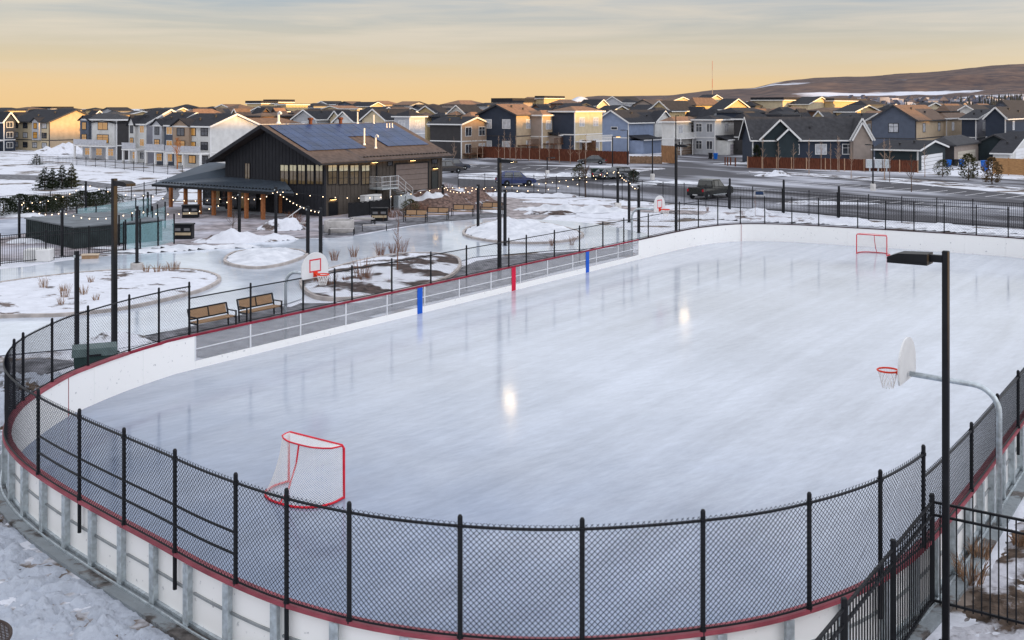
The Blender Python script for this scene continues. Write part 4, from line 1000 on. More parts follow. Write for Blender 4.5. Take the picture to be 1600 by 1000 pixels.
for px, py in ((411,343),(385,341.5),(359,339),(334,336.5),(312,334.5),(290,332),(267,323.5),(439,333)):
    g = at(px, py); loc = (g-P1); x = loc.dot(Vv); y = loc.dot(Uv)
    MB().box(x-0.13,x+0.13,y-0.13,y+0.13,0,ez+0.02).build('porch_post', M_cedar, pav)
# glazed wall under the porch, left of the gable
mb = MB(); mb.box(-BW-4.6,-BW-0.01,1.2,1.34,-0.1,tz0+1.0); mb.build('porch_wall', M_dark, pav)
for k in range(7):
    x0 = -BW-4.3+k*1.25
    w = MB(); yy = 1.12 if x0+1.0 < -BW else -0.085
    if -BW-1.05 < x0 < -BW: continue
    for a0,a1,b0,b1 in ((x0,x0+0.07,0.1,2.0),(x0+0.93,x0+1.0,0.1,2.0),(x0+0.07,x0+0.93,1.93,2.0),(x0+0.07,x0+0.93,0.1,0.17)): w.box(a0,a1,yy,yy+0.05,b0,b1)
    w = w.build('glass_door', M_black, pav); MB().box(x0+0.05,x0+0.95,yy+0.01,yy+0.04,0.12,1.98).build('pane', M_litpane if k % 2 else M_pane, w)
# raised ground at the garage end
def bank():
    mb = MB(); n = 30
    o = P1+Uv*(BL*0.62)
    for j in range(n+1):
        for i in range(n+1):
            a = i/n; b = j/n
            p = P1+Uv*(BL*0.45+a*(BL*0.72))+Vv*(0.05+b*6.5)
            h = sstep((a-0.02)/0.45)*sstep((1-b)/0.6)*sstep((1-a)/0.12)*(gz-0.05)
            q = Vector((p.x*0.9, p.y*0.9, 2)); h += 0.25*sstep(a*4)*sstep((1-b)*3)*noise.fractal(q, 1, 2, 4)*(1 if b > 0.15 else 0.2)
            mb.v.append((p.x, p.y, h-0.01))
    for j in range(n):
        for i in range(n):
            k = j*(n+1)+i; mb.f.append((k, k+n+1, k+n+2, k+1))
    o = mb.build('embankment', snowmix('rocky bank', (0.14,0.09,0.075), (0.58,0.64), 0.7, bump=0.8), smooth=True); o['kind'] = 'structure'
bank()

# ------------------------------------------------------------------ houses
WALLS = dict(white=(0.56,0.56,0.55), cream=(0.50,0.42,0.29), beige=(0.42,0.33,0.23), tan=(0.31,0.23,0.17), taupe=(0.30,0.25,0.22), grey=(0.34,0.35,0.37), pale=(0.40,0.41,0.44), slate=(0.085,0.10,0.135), navy=(0.034,0.043,0.064), teal=(0.024,0.034,0.040), blue=(0.22,0.27,0.385), brown=(0.13,0.075,0.05), charcoal=(0.045,0.043,0.045), yellow=(0.46,0.355,0.20), lilac=(0.30,0.30,0.34))
def wm(k): return siding('siding '+k, WALLS[k], 0.22, depth=0.35)
ROOFS = dict(dark=(0.024,0.025,0.031), grey=(0.050,0.050,0.055), brown=(0.13,0.088,0.066), rust=(0.20,0.122,0.082))
def rm_(k): return mat('shingle '+k, ROOFS[k], 0.85, var=0.22, scale=1.6, bump=0.15)
M_hpane = glassmat('house glass', (0.035,0.04,0.05), 0.06)
M_whitewin = mat('curtained glass', (0.42,0.43,0.46), 0.25, var=0.3, scale=2.0)
M_gold = glassmat('gold reflection glass', (0.10,0.06,0.02), 0.08, emit=(1.0,0.50,0.11), est=0.20)  # faint emission painted in for golden sky reflected by the panes
WINC = {}; WR = random.Random(4)
def win_mesh(w, h, fm, pm, mul):
    key = (round(w,2), round(h,2), fm.name, pm.name, mul)
    if key not in WINC:
        t = 0.09; f = MB()
        f.box(-w/2-t,-w/2,-0.07,-0.004,-h/2-t,h/2+t); f.box(w/2,w/2+t,-0.07,-0.004,-h/2-t,h/2+t); f.box(-w/2,w/2,-0.07,-0.004,h/2,h/2+t); f.box(-w/2,w/2,-0.07,-0.004,-h/2-t,-h/2)
        if mul: f.box(-0.03,0.03,-0.06,-0.005,-h/2,h/2)
        if mul > 1: f.box(-w/2,w/2,-0.058,-0.006,h*0.12,h*0.12+0.05)
        p = MB().box(-w/2,w/2,-0.045,-0.008,-h/2,h/2)
        WINC[key] = (f.mesh('window', fm), p.mesh('pane', pm))
    return WINC[key]
def add_window(t, side, a, z, w, h, fm, pm, mul=1, off=0.0):
    if pm is M_hpane and WR.random() < 0.35: pm = M_whitewin
    elif pm is M_gold and WR.random() < 0.3: pm = M_hpane
    fme, pme = win_mesh(w, h, fm, pm, mul)
    o = bpy.data.objects.new('window', fme); COL.objects.link(o); o.parent = t
    if side == 'f': o.location = (a, -off, z)
    else: o.location = (off, a, z); o.rotation_euler = (0, 0, math.pi/2)
    p = bpy.data.objects.new('pane', pme); COL.objects.link(p); p.parent = o
HN = 0
def house(label, xl, xc, xr, ey, ry, roof='gu', wall='grey', rf='dark', by=None, Y=None, wallf=None, n=2, wf=0, ws=0, trim='white', group=None, a=ANG, name='house', ov=0.45, winmat=None, winframe=None, deck=False, garage=None, fine=True, apex=None, wl=None, ws_=None):
    """xl/xc/xr: photo columns of the left end, the near corner and the right end; ey/ry: photo rows of eave (at the corner) and ridge"""
    U = Vector((math.sin(a), math.cos(a), 0)); V = Vector((math.cos(a), -math.sin(a), 0))
    C = at(xc, by) if by else atY(xc, 200, Y); C.z = 0
    zb = terr(C.x, C.y); zb = max(0, zb) if C.y < 600 else zb
    w = wlen(xl, C, -V); d = wlen(xr, C, U); w = min(max(w, 2.5), 30); d = min(max(d, 2.5), 30)
    ze = zat(ey, C.y)-zb
    if roof == 'gu': zr = zat(ry, (C-V*w/2).y)-zb
    elif roof == 'gv': zr = zat(ry, (C+U*d/2).y)-zb
    else: zr = zat(ry, (C-V*w/2+U*d/2).y)-zb
    zr = max(zr, ze+0.35)
    t = thing(name, label, 'house', (C.x, C.y, zb), -a, group)
    M = wm(wall); R = rm_(rf); T = {'white': M_whitepaint, 'dark': mat('dark trim', (0.05,0.05,0.055), 0.6), 'same': M}[trim]
    if roof == 'gu':
        MB().prism([(-w,0,-0.6),(0,0,-0.6),(0,0,ze),(-w/2,0,zr-0.08),(-w,0,ze)], (0,0,0), (0,d,0)).build('wall', M, t)
        s = (zr-ze)/(w/2)
        for sg in (1,-1):
            x0 = -w/2+0.0005*sg; x1 = -w/2+sg*(w/2+ov); MB().prism([(x0,-ov,zr),(x1,-ov,ze-s*ov),(x1,-ov,ze-s*ov+0.18),(x0,-ov,zr+0.18)], (0,0,0), (0,d+2*ov,0)).build('roof', R, t)
        mb = MB()
        for sg in (1,-1): mb.bar((-w/2,-ov-0.03,zr+0.04),(-w/2+sg*(w/2+ov),-ov-0.03,ze-s*ov+0.04),0.05,0.27)
        mb.bar((ov+0.03,-ov,ze-s*ov+0.05),(ov+0.03,d+ov,ze-s*ov+0.05),0.05,0.22)
        mb.build('gable_trim', T, t)
    elif roof == 'gv':
        MB().prism([(0,0,-0.6),(0,d,-0.6),(0,d,ze),(0,d/2,zr-0.08),(0,0,ze)], (-w,0,0), (0,0,0)).build('wall', M, t)
        s = (zr-ze)/(d/2)
        for sg in (1,-1):
            y0 = d/2+0.0005*sg; y1 = d/2+sg*(d/2+ov); MB().prism([(ov,y0,zr),(ov,y1,ze-s*ov),(ov,y1,ze-s*ov+0.18),(ov,y0,zr+0.18)], (0,0,0), (-w-2*ov,0,0)).build('roof', R, t)
        mb = MB()
        for sg in (1,-1): mb.bar((ov+0.03,d/2,zr+0.04),(ov+0.03,d/2+sg*(d/2+ov),ze-s*ov+0.04),0.05,0.27)
        mb.bar((ov,-ov-0.03,ze-s*ov+0.05),(-w-ov,-ov-0.03,ze-s*ov+0.05),0.05,0.22)
        mb.build('gable_trim', T, t)
    else:
        MB().box(-w,0,0,d,-0.6,ze).build('wall', M, t)
        if roof == 'hip':
            m_ = min(w, d)/2
            A = [(-w-ov,-ov,ze),(ov,-ov,ze),(ov,d+ov,ze),(-w-ov,d+ov,ze)]
            r1, r2 = ((-w+m_, d/2, zr), (-m_+0.01, d/2, zr)) if w >= d else ((-w/2, m_, zr), (-w/2, d-m_+0.01, zr))
            mb = MB(); B = [(x,y,z+0.16) for x,y,z in A]; mb.v = A+B+[r1, r2]
            mb.f = [(0,3,2,1),(0,1,5,4),(1,2,6,5),(2,3,7,6),(3,0,4,7)]
            mb.f += ([(4,5,9,8),(5,6,9),(6,7,8,9),(7,4,8)] if w >= d else [(4,5,8),(5,6,9,8),(6,7,9),(7,4,8,9)])
            mb.build('roof', R, t)
        else:
            mb = MB(); mb.box(-w-ov,ov,-ov,d+ov,ze,zr); mb.build('roof', R, t)
        mb = MB(); mb.box(-w-ov,ov,-ov-0.06,-ov-0.002,ze-0.06,ze+0.2); mb.box(ov+0.002,ov+0.06,-ov,d+ov,ze-0.06,ze+0.2); mb.build('fascia', T, t)
    if wl:      # left-facing wall in another cladding
        pl = [(-w+0.01,0,-0.3),(-0.01,0,-0.3),(-0.01,0,ze-0.02),(-w/2,0,(zr if roof == 'gu' else ze)-0.14),(-w+0.01,0,ze-0.02)]
        MB().prism(pl, (0,-0.02,0), (0,-0.003,0)).build('side_wall', wm(wl), t)
    if ws_:
        pl = [(0,0.01,-0.3),(0,d-0.01,-0.3),(0,d-0.01,ze-0.02),(0,d/2,(zr if roof == 'gv' else ze)-0.14),(0,0.01,ze-0.02)]
        MB().prism(pl, (0.003,0,0), (0.02,0,0)).build('front_wall', wm(ws_), t)
    if fine and (wf or ws):
        fm = winframe or (M_whitepaint if trim == 'white' else M_black); pm = winmat or M_hpane
        sh = ze/n
        for lv in range(n):
            zc = sh*(lv+0.56); hh = min(1.5, sh*0.5)
            for k in range(wf):
                ww = min(1.6, w/wf*0.52); add_window(t, 'f', -w+w*(k+0.5)/wf, zc, ww, hh, fm, pm, 1 if k % 2 else 2)
            for k in range(ws):
                ww = min(1.7, d/ws*0.5); add_window(t, 's', d*(k+0.5)/ws, zc, ww, hh, fm, pm, 2 if k % 2 else 1)
    elif fine is None and ws:
        for k in range(ws): add_window(t, 's', d*(k+0.5)/ws, ze*0.72, min(1.4, d/ws*0.5), 1.1, M_whitepaint, M_hpane, 1)
    t['dims'] = (w, d, ze, zr)
    if fine:
        mb = MB(); mb.box(0.021,0.07,-0.06,0.0,0,ze-0.1) if False else mb.tube([(0.06,-0.07,0.0),(0.06,-0.07,ze-0.15),(ov*0.9,-ov*0.5,ze-0.02)],0.045,5); mb.build('downpipe', T, t)
        if n > 1:
            mb = MB(); zb_ = ze*0.5 if n == 2 else ze*0.36
            mb.box(0.022,0.045,0.13,d-0.01,zb_-0.09,zb_+0.09); mb.build('belly_band', T, t)
            mb = MB(); mb.box(-w+0.01,-0.13,-0.045,-0.022,zb_-0.09,zb_+0.09); mb.build('belly_band', T, t)
        for fx, fy in ((0.35,0.3),(0.62,0.55)):
            if roof == 'gu': p = (-w*0.5+w*0.5*fx, d*fy, zr-(zr-ze)*fx+0.12)
            elif roof == 'gv': p = (-w*fy, d*0.5-d*0.5*fx, zr-(zr-ze)*fx+0.12)
            else: continue
            o = MB().lathe([(0.16,0),(0.16,0.32),(0.24,0.34),(0.24,0.44),(0.02,0.48)],8).build('roof_vent', mat('dark trim', (0.05,0.05,0.055), 0.6), t); o.location = p
    if fine and wall != 'x':      # corner boards
        mb = MB(); mb.box(0.003,0.03,-0.03,0.12,-0.3,ze-0.02); mb.box(-0.12,0.003,-0.03,-0.003,-0.3,ze-0.02); mb.build('corner_board', T, t)
    if deck:                      # raised balcony across the left-facing front on white posts
        zd = ze*0.36; pj_ = 1.9
        b = MB().box(-w+0.1,-0.1,-pj_,-0.005,zd-0.22,zd).build('balcony', M_whitepaint, t)
        r = MB()
        for k in range(int(w/0.45)+1): 
            x = min(-0.15, -w+0.15+k*0.45); r.box(x-0.02,x+0.02,-pj_+0.03,-pj_+0.07,zd,zd+0.95)
        r.box(-w+0.1,-0.1,-pj_+0.02,-pj_+0.08,zd+0.95,zd+1.02); r.box(-w+0.15,-0.15,-pj_+0.045,-pj_+0.055,zd+0.08,zd+0.95)
        r.build('railing', mat('pale railing panel', (0.45,0.46,0.50), 0.4), b)
        for x in (-w+0.25, -w/2, -0.25): MB().box(x-0.14,x+0.14,-pj_+0.1,-pj_+0.38,-0.2,zd-0.22).build('leg', M_whitepaint, b)
    if garage:
        y0, y1, zt_, gm = garage; gd = MB()
        for k in range(4): gd.box(0.004,0.05,d*y0,d*y1,zt_*k/4+0.02,zt_*(k+1)/4-0.03)
        gd.build('garage_door', gm, t)
    return t

def wing(t, x0, x1, y0, y1, ze, zr, axis, wall, rf, trim='white', ov=0.35):
    """a lower or projecting wing of house t in its own frame, gable across axis"""
    M = wm(wall); R = rm_(rf); T = M_whitepaint if trim == 'white' else mat('dark trim', (0.05,0.05,0.055), 0.6)
    if axis == 'v':     # ridge along x, gable faces +x
        ym = (y0+y1)/2; s = (zr-ze)/((y1-y0)/2)
        b = MB().prism([(0,y0,-0.6),(0,y1,-0.6),(0,y1,ze),(0,ym,zr-0.06),(0,y0,ze)], (x0,0,0), (x1,0,0)).build('wing', M, t)
        for sg in (1,-1):
            yb = ym+sg*((y1-y0)/2+ov); MB().prism([(x1+ov,ym+0.0005*sg,zr),(x1+ov,yb,ze-s*ov),(x1+ov,yb,ze-s*ov+0.15),(x1+ov,ym+0.0005*sg,zr+0.15)], (0,0,0), (x0-x1-ov,0,0)).build('roof', R, b)
        mb = MB()
        for sg in (1,-1): mb.bar((x1+ov+0.03,ym,zr+0.03),(x1+ov+0.03,ym+sg*((y1-y0)/2+ov),ze-s*ov+0.03),0.05,0.26)
        mb.build('gable_trim', T, b)
    elif axis == 'flat':
        b = MB().box(x0,x1,y0,y1,-0.6,ze).build('wing', M, t); mb = MB(); mb.prism([(x0,y0-ov,zr),(x1+ov,y0-ov,ze),(x1+ov,y0-ov,ze+0.14),(x0,y0-ov,zr+0.14)], (0,0,0), (0,y1-y0+2*ov,0)); mb.build('roof', R, b)
        MB().box(x1+ov+0.002,x1+ov+0.04,y0-ov,y1+ov,ze-0.05,ze+0.16).build('fascia', T, b)
    return b
tg = 'townhouses above the snowy field'
# townhouses on the left
house('partly cut off dark townhouse at the far left edge of the picture', -45,6,19,188,176,'gv','navy','dark',by=236,n=3,wf=2,ws=1,group=tg,deck=True)
house('wide townhouse with cream lower floors and a tall golden sunlit end wall', 18,77,158,190,172,'gv','grey','dark',by=236,n=3,wf=4,group=tg,trim='dark',winmat=M_hpane,wl='cream',ws_='beige')
house('brown and white townhouse with a balcony, just right of the snow heap', 129,182,214,188,178,'hip','taupe','grey',by=250,n=3,wf=3,ws=0,group=tg,deck=True,winmat=M_gold,trim='white',wl='pale',ws_='charcoal')
house('narrow white-fronted townhouse with a lilac end wall', 205,228,300,193,172,'gv','lilac','dark',by=255,n=3,wf=2,group=tg,deck=True,winmat=M_gold,wl='white')
house('slate blue townhouse with a small front gable and balcony', 241,273,335,195,177,'gv','slate','dark',by=258.5,n=3,wf=2,group=tg,deck=True,winmat=M_gold)
t = house('white townhouse nearest the porch roof, its tall white end wall towards the dark building', 273,329,404,197,179,'gv','white','dark',by=262.5,n=3,wf=3,group=tg,deck=True,winmat=M_gold,winframe=M_black)
def front_bay(t, f0, f1, wall, gable, dpt=0.5, top=0.0):
    w, d, ze, zr = t['dims']; x0 = -w*(1-f0); x1 = -w*(1-f1); M = wm(wall); xm = (x0+x1)/2; zt = ze+top
    b = MB().prism([(x0,0,ze*0.36),(x1,0,ze*0.36),(x1,0,zt),(xm,0,zt+gable),(x0,0,zt)], (0,-dpt,0), (0,0.3,0)).build('bay', M, t)
    for sg in (1,-1):
        xe = xm+sg*((x1-x0)/2+0.3); sl = gable/((x1-x0)/2)
        MB().prism([(xm+0.0005*sg,-dpt-0.35,zt+gable),(xe,-dpt-0.35,zt-sl*0.3),(xe,-dpt-0.35,zt-sl*0.3+0.14),(xm+0.0005*sg,-dpt-0.35,zt+gable+0.14)], (0,0,0), (0,dpt+2.6,0)).build('roof', rm_('dark'), b)
    add_window(t, 'f', xm, ze*0.85, (x1-x0)*0.42, ze*0.17, M_black, M_gold, 1, dpt); add_window(t, 'f', xm, ze*0.53, (x1-x0)*0.5, ze*0.19, M_black, M_gold, 2, dpt)
TH = [o for o in COL.objects if o.get('group') == tg and o.parent is None]
front_bay(TH[2], 0.0, 0.26, 'slate', 0.7); front_bay(TH[2], 0.34, 0.98, 'white', 0.35, 0.35, -0.5)
front_bay(TH[3], 0.02, 0.42, 'white', 1.2); front_bay(TH[4], 0.05, 0.50, 'pale', 0.8); front_bay(TH[5], 0.02, 0.48, 'tan', 1.0); front_bay(TH[1], 0.62, 0.80, 'pale', 0.7, 0.6)
house('small white house with two little windows peeking over the dark gable roof', 353,384,470,196,184,'hip','white','brown',by=242,n=2,wf=2,winframe=M_black,ws_='cream')
# first row behind the dark building and along the brown wooden fence
g2 = 'houses in the rows beyond the parking lot'
house('house with a grey gable and small window just above the solar roof ridge', 458,494,560,186,172,'gu','grey','dark',Y=236,wf=1,group=g2,winmat=M_whitewin)
house('white double gabled house above the right part of the solar panels', 522,553,610,190,175,'gu','white','dark',Y=230,wf=1,group=g2)
house('house with a golden front gable and shaded porch above the roof vents', 566,602,655,187,171,'gu','cream','dark',Y=226,wf=2,n=2,group=g2,winmat=M_whitewin)
house('grey house with a white bay window right of the solar roof', 616,640,664,183,172,'hip','pale','dark',Y=222,wf=1,ws=1,group=g2)
house('dark house with a tan gabled front beside the end of the solar roof', 672,721,763,194,184,'gv','tan','dark',by=248,wf=0,ws=2,group=g2,trim='white',wl='charcoal')
house('house with the large dark navy gable wall and white framed windows', 748,806,846,179,164,'gu','navy','rust',by=247,n=2,wf=2,ws=1,group=g2,trim='dark',winmat=M_whitewin,winframe=M_whitepaint,ws_='beige')
house('low golden house with an orange hipped roof right of the navy gable', 838,847,887,181,172,'hip','beige','rust',by=246,ws=2,group=g2,winmat=M_whitewin,wl='taupe')
house('tall white house with a navy side wall, left of the big blue house', 862,898,941,175,166,'hip','cream','rust',by=246,ws=2,group=g2,winmat=M_whitewin,wl='navy')
t = house('big pale blue house with white gables and a small porch roof', 930,982,1050,191,173,'gu','blue','dark',by=240,wf=0,ws=0,n=2,group=g2)
w_, d_, ze_, zr_ = t['dims']
b = wing(t, -2.0, 0.35, d_*0.56, d_*0.98, ze_-0.05, zr_-0.15, 'v', 'white', 'dark'); add_window(t, 's', d_*0.77, ze_*0.72, 1.3, 1.5, M_whitepaint, M_hpane, 1, 0.35)
add_window(t, 'f', -w_*0.42, ze_*0.80, 1.3, 0.45, M_whitepaint, M_hpane, 0)
wing(t, 0.01, 3.0, d_*0.02, d_*0.42, ze_*0.42, ze_*0.56, 'flat', 'blue', 'dark'); wing(t, 0.36, 3.6, d_*0.62, d_*1.05, ze_*0.36, ze_*0.46, 'flat', 'white', 'dark')
house('white house with a dark upper balcony and brown garage door, right of the blue house', 1040,1053,1092,191,182,'hip','white','rust',by=243,ws=2,group=g2,garage=(0.1,0.92,2.0,mat('brown garage door', (0.19,0.14,0.11), 0.6)))
t = house('white house with a grey garage door under a small dark roof, blue bins beside it', 1084,1117,1152,188,180,'hip','white','dark',by=242,ws=1,wf=2,n=2,group=g2,garage=None,wl='pale')
w_, d_, ze_, zr_ = t['dims']
b = wing(t, 0.01, 2.2, d_*0.05, d_*1.05, ze_*0.42, ze_*0.54, 'flat', 'white', 'dark'); gd = MB()
for k in range(4): gd.box(2.204,2.25,d_*0.2,d_*0.92,0.5*k+0.02,0.5*k+0.47)
gd.build('garage_door', mat('grey garage door', (0.27,0.25,0.27), 0.6), t)
house('narrow brown house squeezed between the white house and the dark bungalow', 1147,1166,1200,187,176,'hip','brown','dark',by=242,ws=2,group=g2,winmat=M_whitewin,wl='charcoal',ws_='beige')
def rear_deck(t, y0, y1, z, dep, m, stair=True):
    b = MB().box(0.05,dep,y0,y1,z-0.18,z).build('deck', m, t); r = MB()
    yy = y0+0.05
    while yy < y1: r.box(dep-0.06,dep-0.02,yy-0.015,yy+0.015,z,z+0.95); yy += 0.16
    r.box(dep-0.08,dep,y0,y1,z+0.95,z+1.01); r.build('railing', m, b)
    for q in (y0+0.1, (y0+y1)/2, y1-0.1): MB().box(dep-0.2,dep-0.06,q-0.07,q+0.07,-0.1,z-0.18).build('leg', m, b)
M_deckw = mat('deck wood', (0.10,0.05,0.03), 0.7, var=0.3)
RW = [o for o in COL.objects if o.get('group') == g2 and o.parent is None]
for o in RW:
    lb = o['label']; w_, d_, ze_, zr_ = o['dims']
    if 'navy gable wall and' in lb: rear_deck(o, 0.5, d_*0.95, 2.3, 2.2, M_deckw)
    if 'low golden house' in lb: rear_deck(o, 0.3, d_*0.95, 2.5, 2.4, M_deckw); wing(o, 0.02, 2.0, d_*0.25, d_*1.0, ze_*0.52, ze_*0.58, 'flat', 'taupe', 'dark')
    if 'tall white house with' in lb: rear_deck(o, 0.2, d_*0.98, 2.9, 2.3, M_whitepaint)
    if 'dark upper balcony' in lb: rear_deck(o, 0.2, d_*0.98, ze_*0.52, 1.4, M_whitepaint)
    if 'tan gabled front' in lb: rear_deck(o, 0.4, d_*0.9, 0.9, 1.6, M_deckw)
# dark bungalow with white rakes, long side to the lot
t = house('dark slate bungalow with white edged gables behind the brown fence', 1160,1176,1346,215,184,'gu','navy','grey',by=257,a=1.50,n=1,ws=4,group=g2,ov=0.5)
w_, d_, ze_, zr_ = t['dims']
b = wing(t, -3.0, 0.5, d_*0.07, d_*0.40, ze_, zr_-0.35, 'v', 'teal', 'grey', ov=0.45)
wing(t, -3.0, 1.1, d_*0.215, d_*0.395, ze_-0.1, ze_+(zr_-ze_)*0.45, 'v', 'teal', 'grey')
b2 = wing(t, -4.0, 0.5, d_*0.89, d_*1.09, ze_, zr_-0.1, 'v', 'taupe', 'grey', ov=0.3); add_window(t, 's', d_*0.985, ze_*0.5, 2.0, 1.4, M_whitepaint, M_hpane, 1, 0.5)
wing(t, -3.0, 0.9, d_*0.905, d_*1.06, ze_, zr_-0.75, 'v', 'taupe', 'grey', ov=0.3)
house('tan gabled house with two white framed windows behind the bungalow', 1300,1348,1385,189,178,'gv','tan','dark',Y=196,ws=2,n=2,group=g2)
house('slate house with a large blunt gable wall and brown roof', 1362,1431,1478,187,165,'gu','slate','brown',by=247,ws=2,wf=1,n=2,group=g2,trim='dark',winmat=M_whitewin,ws_='beige')
house('golden house joined behind the slate house, brown roofed', 1466,1479,1516,186,176,'hip','beige','brown',Y=205,ws=2,group=g2,winmat=M_whitewin)
house('house with a tan gable and two windows near the right edge', 1512,1525,1569,186,172,'gv','lilac','dark',Y=196,ws=2,n=2,group=g2,wl='navy')
house('dark house with a long navy roof at the right edge', 1540,1571,1680,183,168,'gu','navy','dark',Y=190,ws=2,group=g2)
wd_ = mat('white garage door', (0.70,0.71,0.73), 0.5, var=0.04)
gg = 'garages along the back lane'
t = house('dark garage with a white door and white edged gable by the lane', 1367,1434,1477,235,221,'gv','teal','dark',by=267,n=1,group=gg,name='garage',garage=(0.12,0.88,2.1,wd_),fine=True)
t = house('garage with a beige front and dark side wall, second from the white door', 1445,1490,1529,228,212,'hip','taupe','grey',by=258,n=1,group=gg,name='garage',garage=(0.15,0.85,2.0,mat('beige garage door', (0.48,0.44,0.37), 0.6)),trim='dark',wl='charcoal')
house('plain dark gabled garage between the beige garage and the right edge', 1527,1580,1612,224,211,'gu','teal','dark',by=252,n=1,group=gg,name='garage',trim='dark',fine=True)
house('white garage cut off by the right edge of the picture', 1566,1578,1650,240,207,'gv','white','dark',by=256,n=1,group=gg,name='garage',garage=(0.15,0.85,2.2,wd_))
# rows farther back: (left, corner, right, eave row, ridge row, roof type, wall, roof, distance, short description)
FAR = [
 (-20,12,40,173,168,'hip','cream','dark',300),(22,44,70,171,167,'hip','taupe','brown',330),(52,80,112,171,166.5,'flat','yellow','dark',345),(86,100,128,172,168,'hip','cream','dark',320),
 (134,146,164,172,168,'hip','yellow','dark',330),(160,178,206,173,168.5,'gu','grey','dark',300),(196,206,236,178,174,'gv','yellow','grey',262),(222,244,276,172,168,'hip','taupe','dark',310),
 (243,268,300,176,169,'gv','cream','grey',255),(272,292,312,169,163,'hip','grey','dark',340),(283,300,350,181,170,'hip','brown','rust',245),(312,330,352,170,166,'hip','taupe','dark',350),
 (338,358,384,168,163.5,'gu','cream','brown',330),(350,372,400,171,163,'hip','yellow','brown',300),(386,408,432,162,157.5,'flat','yellow','dark',380),(414,434,458,160,155.5,'flat','yellow','dark',390),
 (392,420,450,174,167,'gu','pale','dark',270),(384,408,460,182,176,'hip','brown','brown',238),(432,447,481,164,162,'flat','yellow','grey',300),(470,490,520,166,161,'hip','grey','dark',340),
 (494,512,540,163,158.5,'gu','pale','dark',370),(505,530,562,170,166,'gu','cream','rust',290),(528,550,572,163,159,'gu','slate','brown',360),(548,578,600,166,160,'gv','yellow','dark',340),
 (575,592,622,163,157.5,'hip','taupe','rust',380),(590,612,640,174,167,'gu','yellow','dark',280),(616,640,668,164,159,'gv','grey','rust',350),(596,622,660,178,169,'gv','cream','rust',262),(640,662,690,171,164,'gu','slate','dark',300),
 (652,680,700,176,166,'gu','yellow','dark',262),(690,720,762,164,156.5,'hip','taupe','rust',370),(700,728,756,178,165,'gu','white','dark',250),(738,762,800,165,160.5,'hip','grey','dark',330),
 (770,800,832,160,153.5,'flat','taupe','dark',380),(815,826,848,157,151.5,'hip','yellow','rust',400),(838,850,880,154,150,'flat','yellow','dark',395),(860,878,906,162,155.5,'hip','brown','rust',360),
 (872,898,928,168,162,'gv','slate','dark',300),(905,932,950,165,156,'gv','cream','dark',310),(930,952,986,176,166,'gv','yellow','dark',250),(944,972,1004,160,151,'gu','pale','dark',350),
 (985,1008,1034,173,164.5,'gv','yellow','dark',255),(1016,1046,1086,172,158,'gu','yellow','dark',246),(1068,1087,1126,165,152.5,'hip','yellow','brown',270),(1036,1050,1080,158,152,'gv','cream','brown',340),
 (1088,1106,1130,156,148.5,'gv','cream','dark',320),(1110,1129,1172,171,155,'gv','yellow','dark',252),(1150,1180,1210,166,158,'hip','slate','dark',300),(1176,1223,1260,157,152.5,'flat','cream','dark',300),
 (1200,1230,1262,173,167,'hip','brown','rust',262),(1236,1262,1300,163,152,'gv','cream','dark',300),(1292,1302,1352,158,154,'flat','yellow','grey',310),(1260,1300,1340,174,168,'hip','brown','brown',250),
 (1306,1334,1374,175,165,'gv','yellow','dark',235),(1330,1352,1380,164,157,'hip','slate','dark',290),(1422,1436,1480,172,161,'gv','cream','dark',240),(1470,1482,1512,175,162,'hip','brown','brown',232),
 (1500,1520,1566,171,165,'gu','white','dark',228),(1556,1574,1612,166,157,'gu','slate','dark',240),(1120,1150,1196,176,168,'hip','navy','dark',225),(1196,1220,1250,180,174,'hip','navy','dark',215),
 (-40,-8,24,180,174,'gv','grey','dark',230),(60,90,128,178,172,'gv','yellow','dark',235),(150,172,204,180,175,'hip','yellow','grey',222),(480,506,540,180,172,'gu','grey','rust',250),(560,588,622,178,168,'gv','cream','dark',272),
 (880,905,936,172,166,'gu','slate','dark',262),(990,1020,1048,164,156,'gu','taupe','brown',330),(1196,1216,1240,163,158,'hip','grey','dark',340),(1370,1398,1424,172,164,'hip','slate','dark',270)]
wn = dict(yellow='golden', cream='cream', taupe='taupe', grey='grey', pale='pale grey', slate='slate', brown='brown', white='white', navy='navy', lilac='lilac')
rn = dict(dark='dark', grey='grey', brown='brown', rust='rusty brown'); tn = dict(hip='hipped', gu='gabled', gv='front-gabled', flat='flat')
marks = [(60,'the far left houses'),(150,'the golden end wall'),(230,'the brown townhouse'),(330,'the slate townhouse'),(420,'the dark gable peak'),(520,'the solar panels left end'),(620,'the roof vents'),(700,'the solar roof right end'),(780,'the navy gable wall'),(850,'the orange hipped house'),(920,'the pale snow hill'),(1000,'the blue house'),(1080,'the white balcony house'),(1150,'the radio mast'),(1220,'the left bungalow gable'),(1310,'the long bungalow roof'),(1390,'the slate gable'),(1470,'the hillside snow'),(1700,'the far-off town')]
RF = random.Random(12)
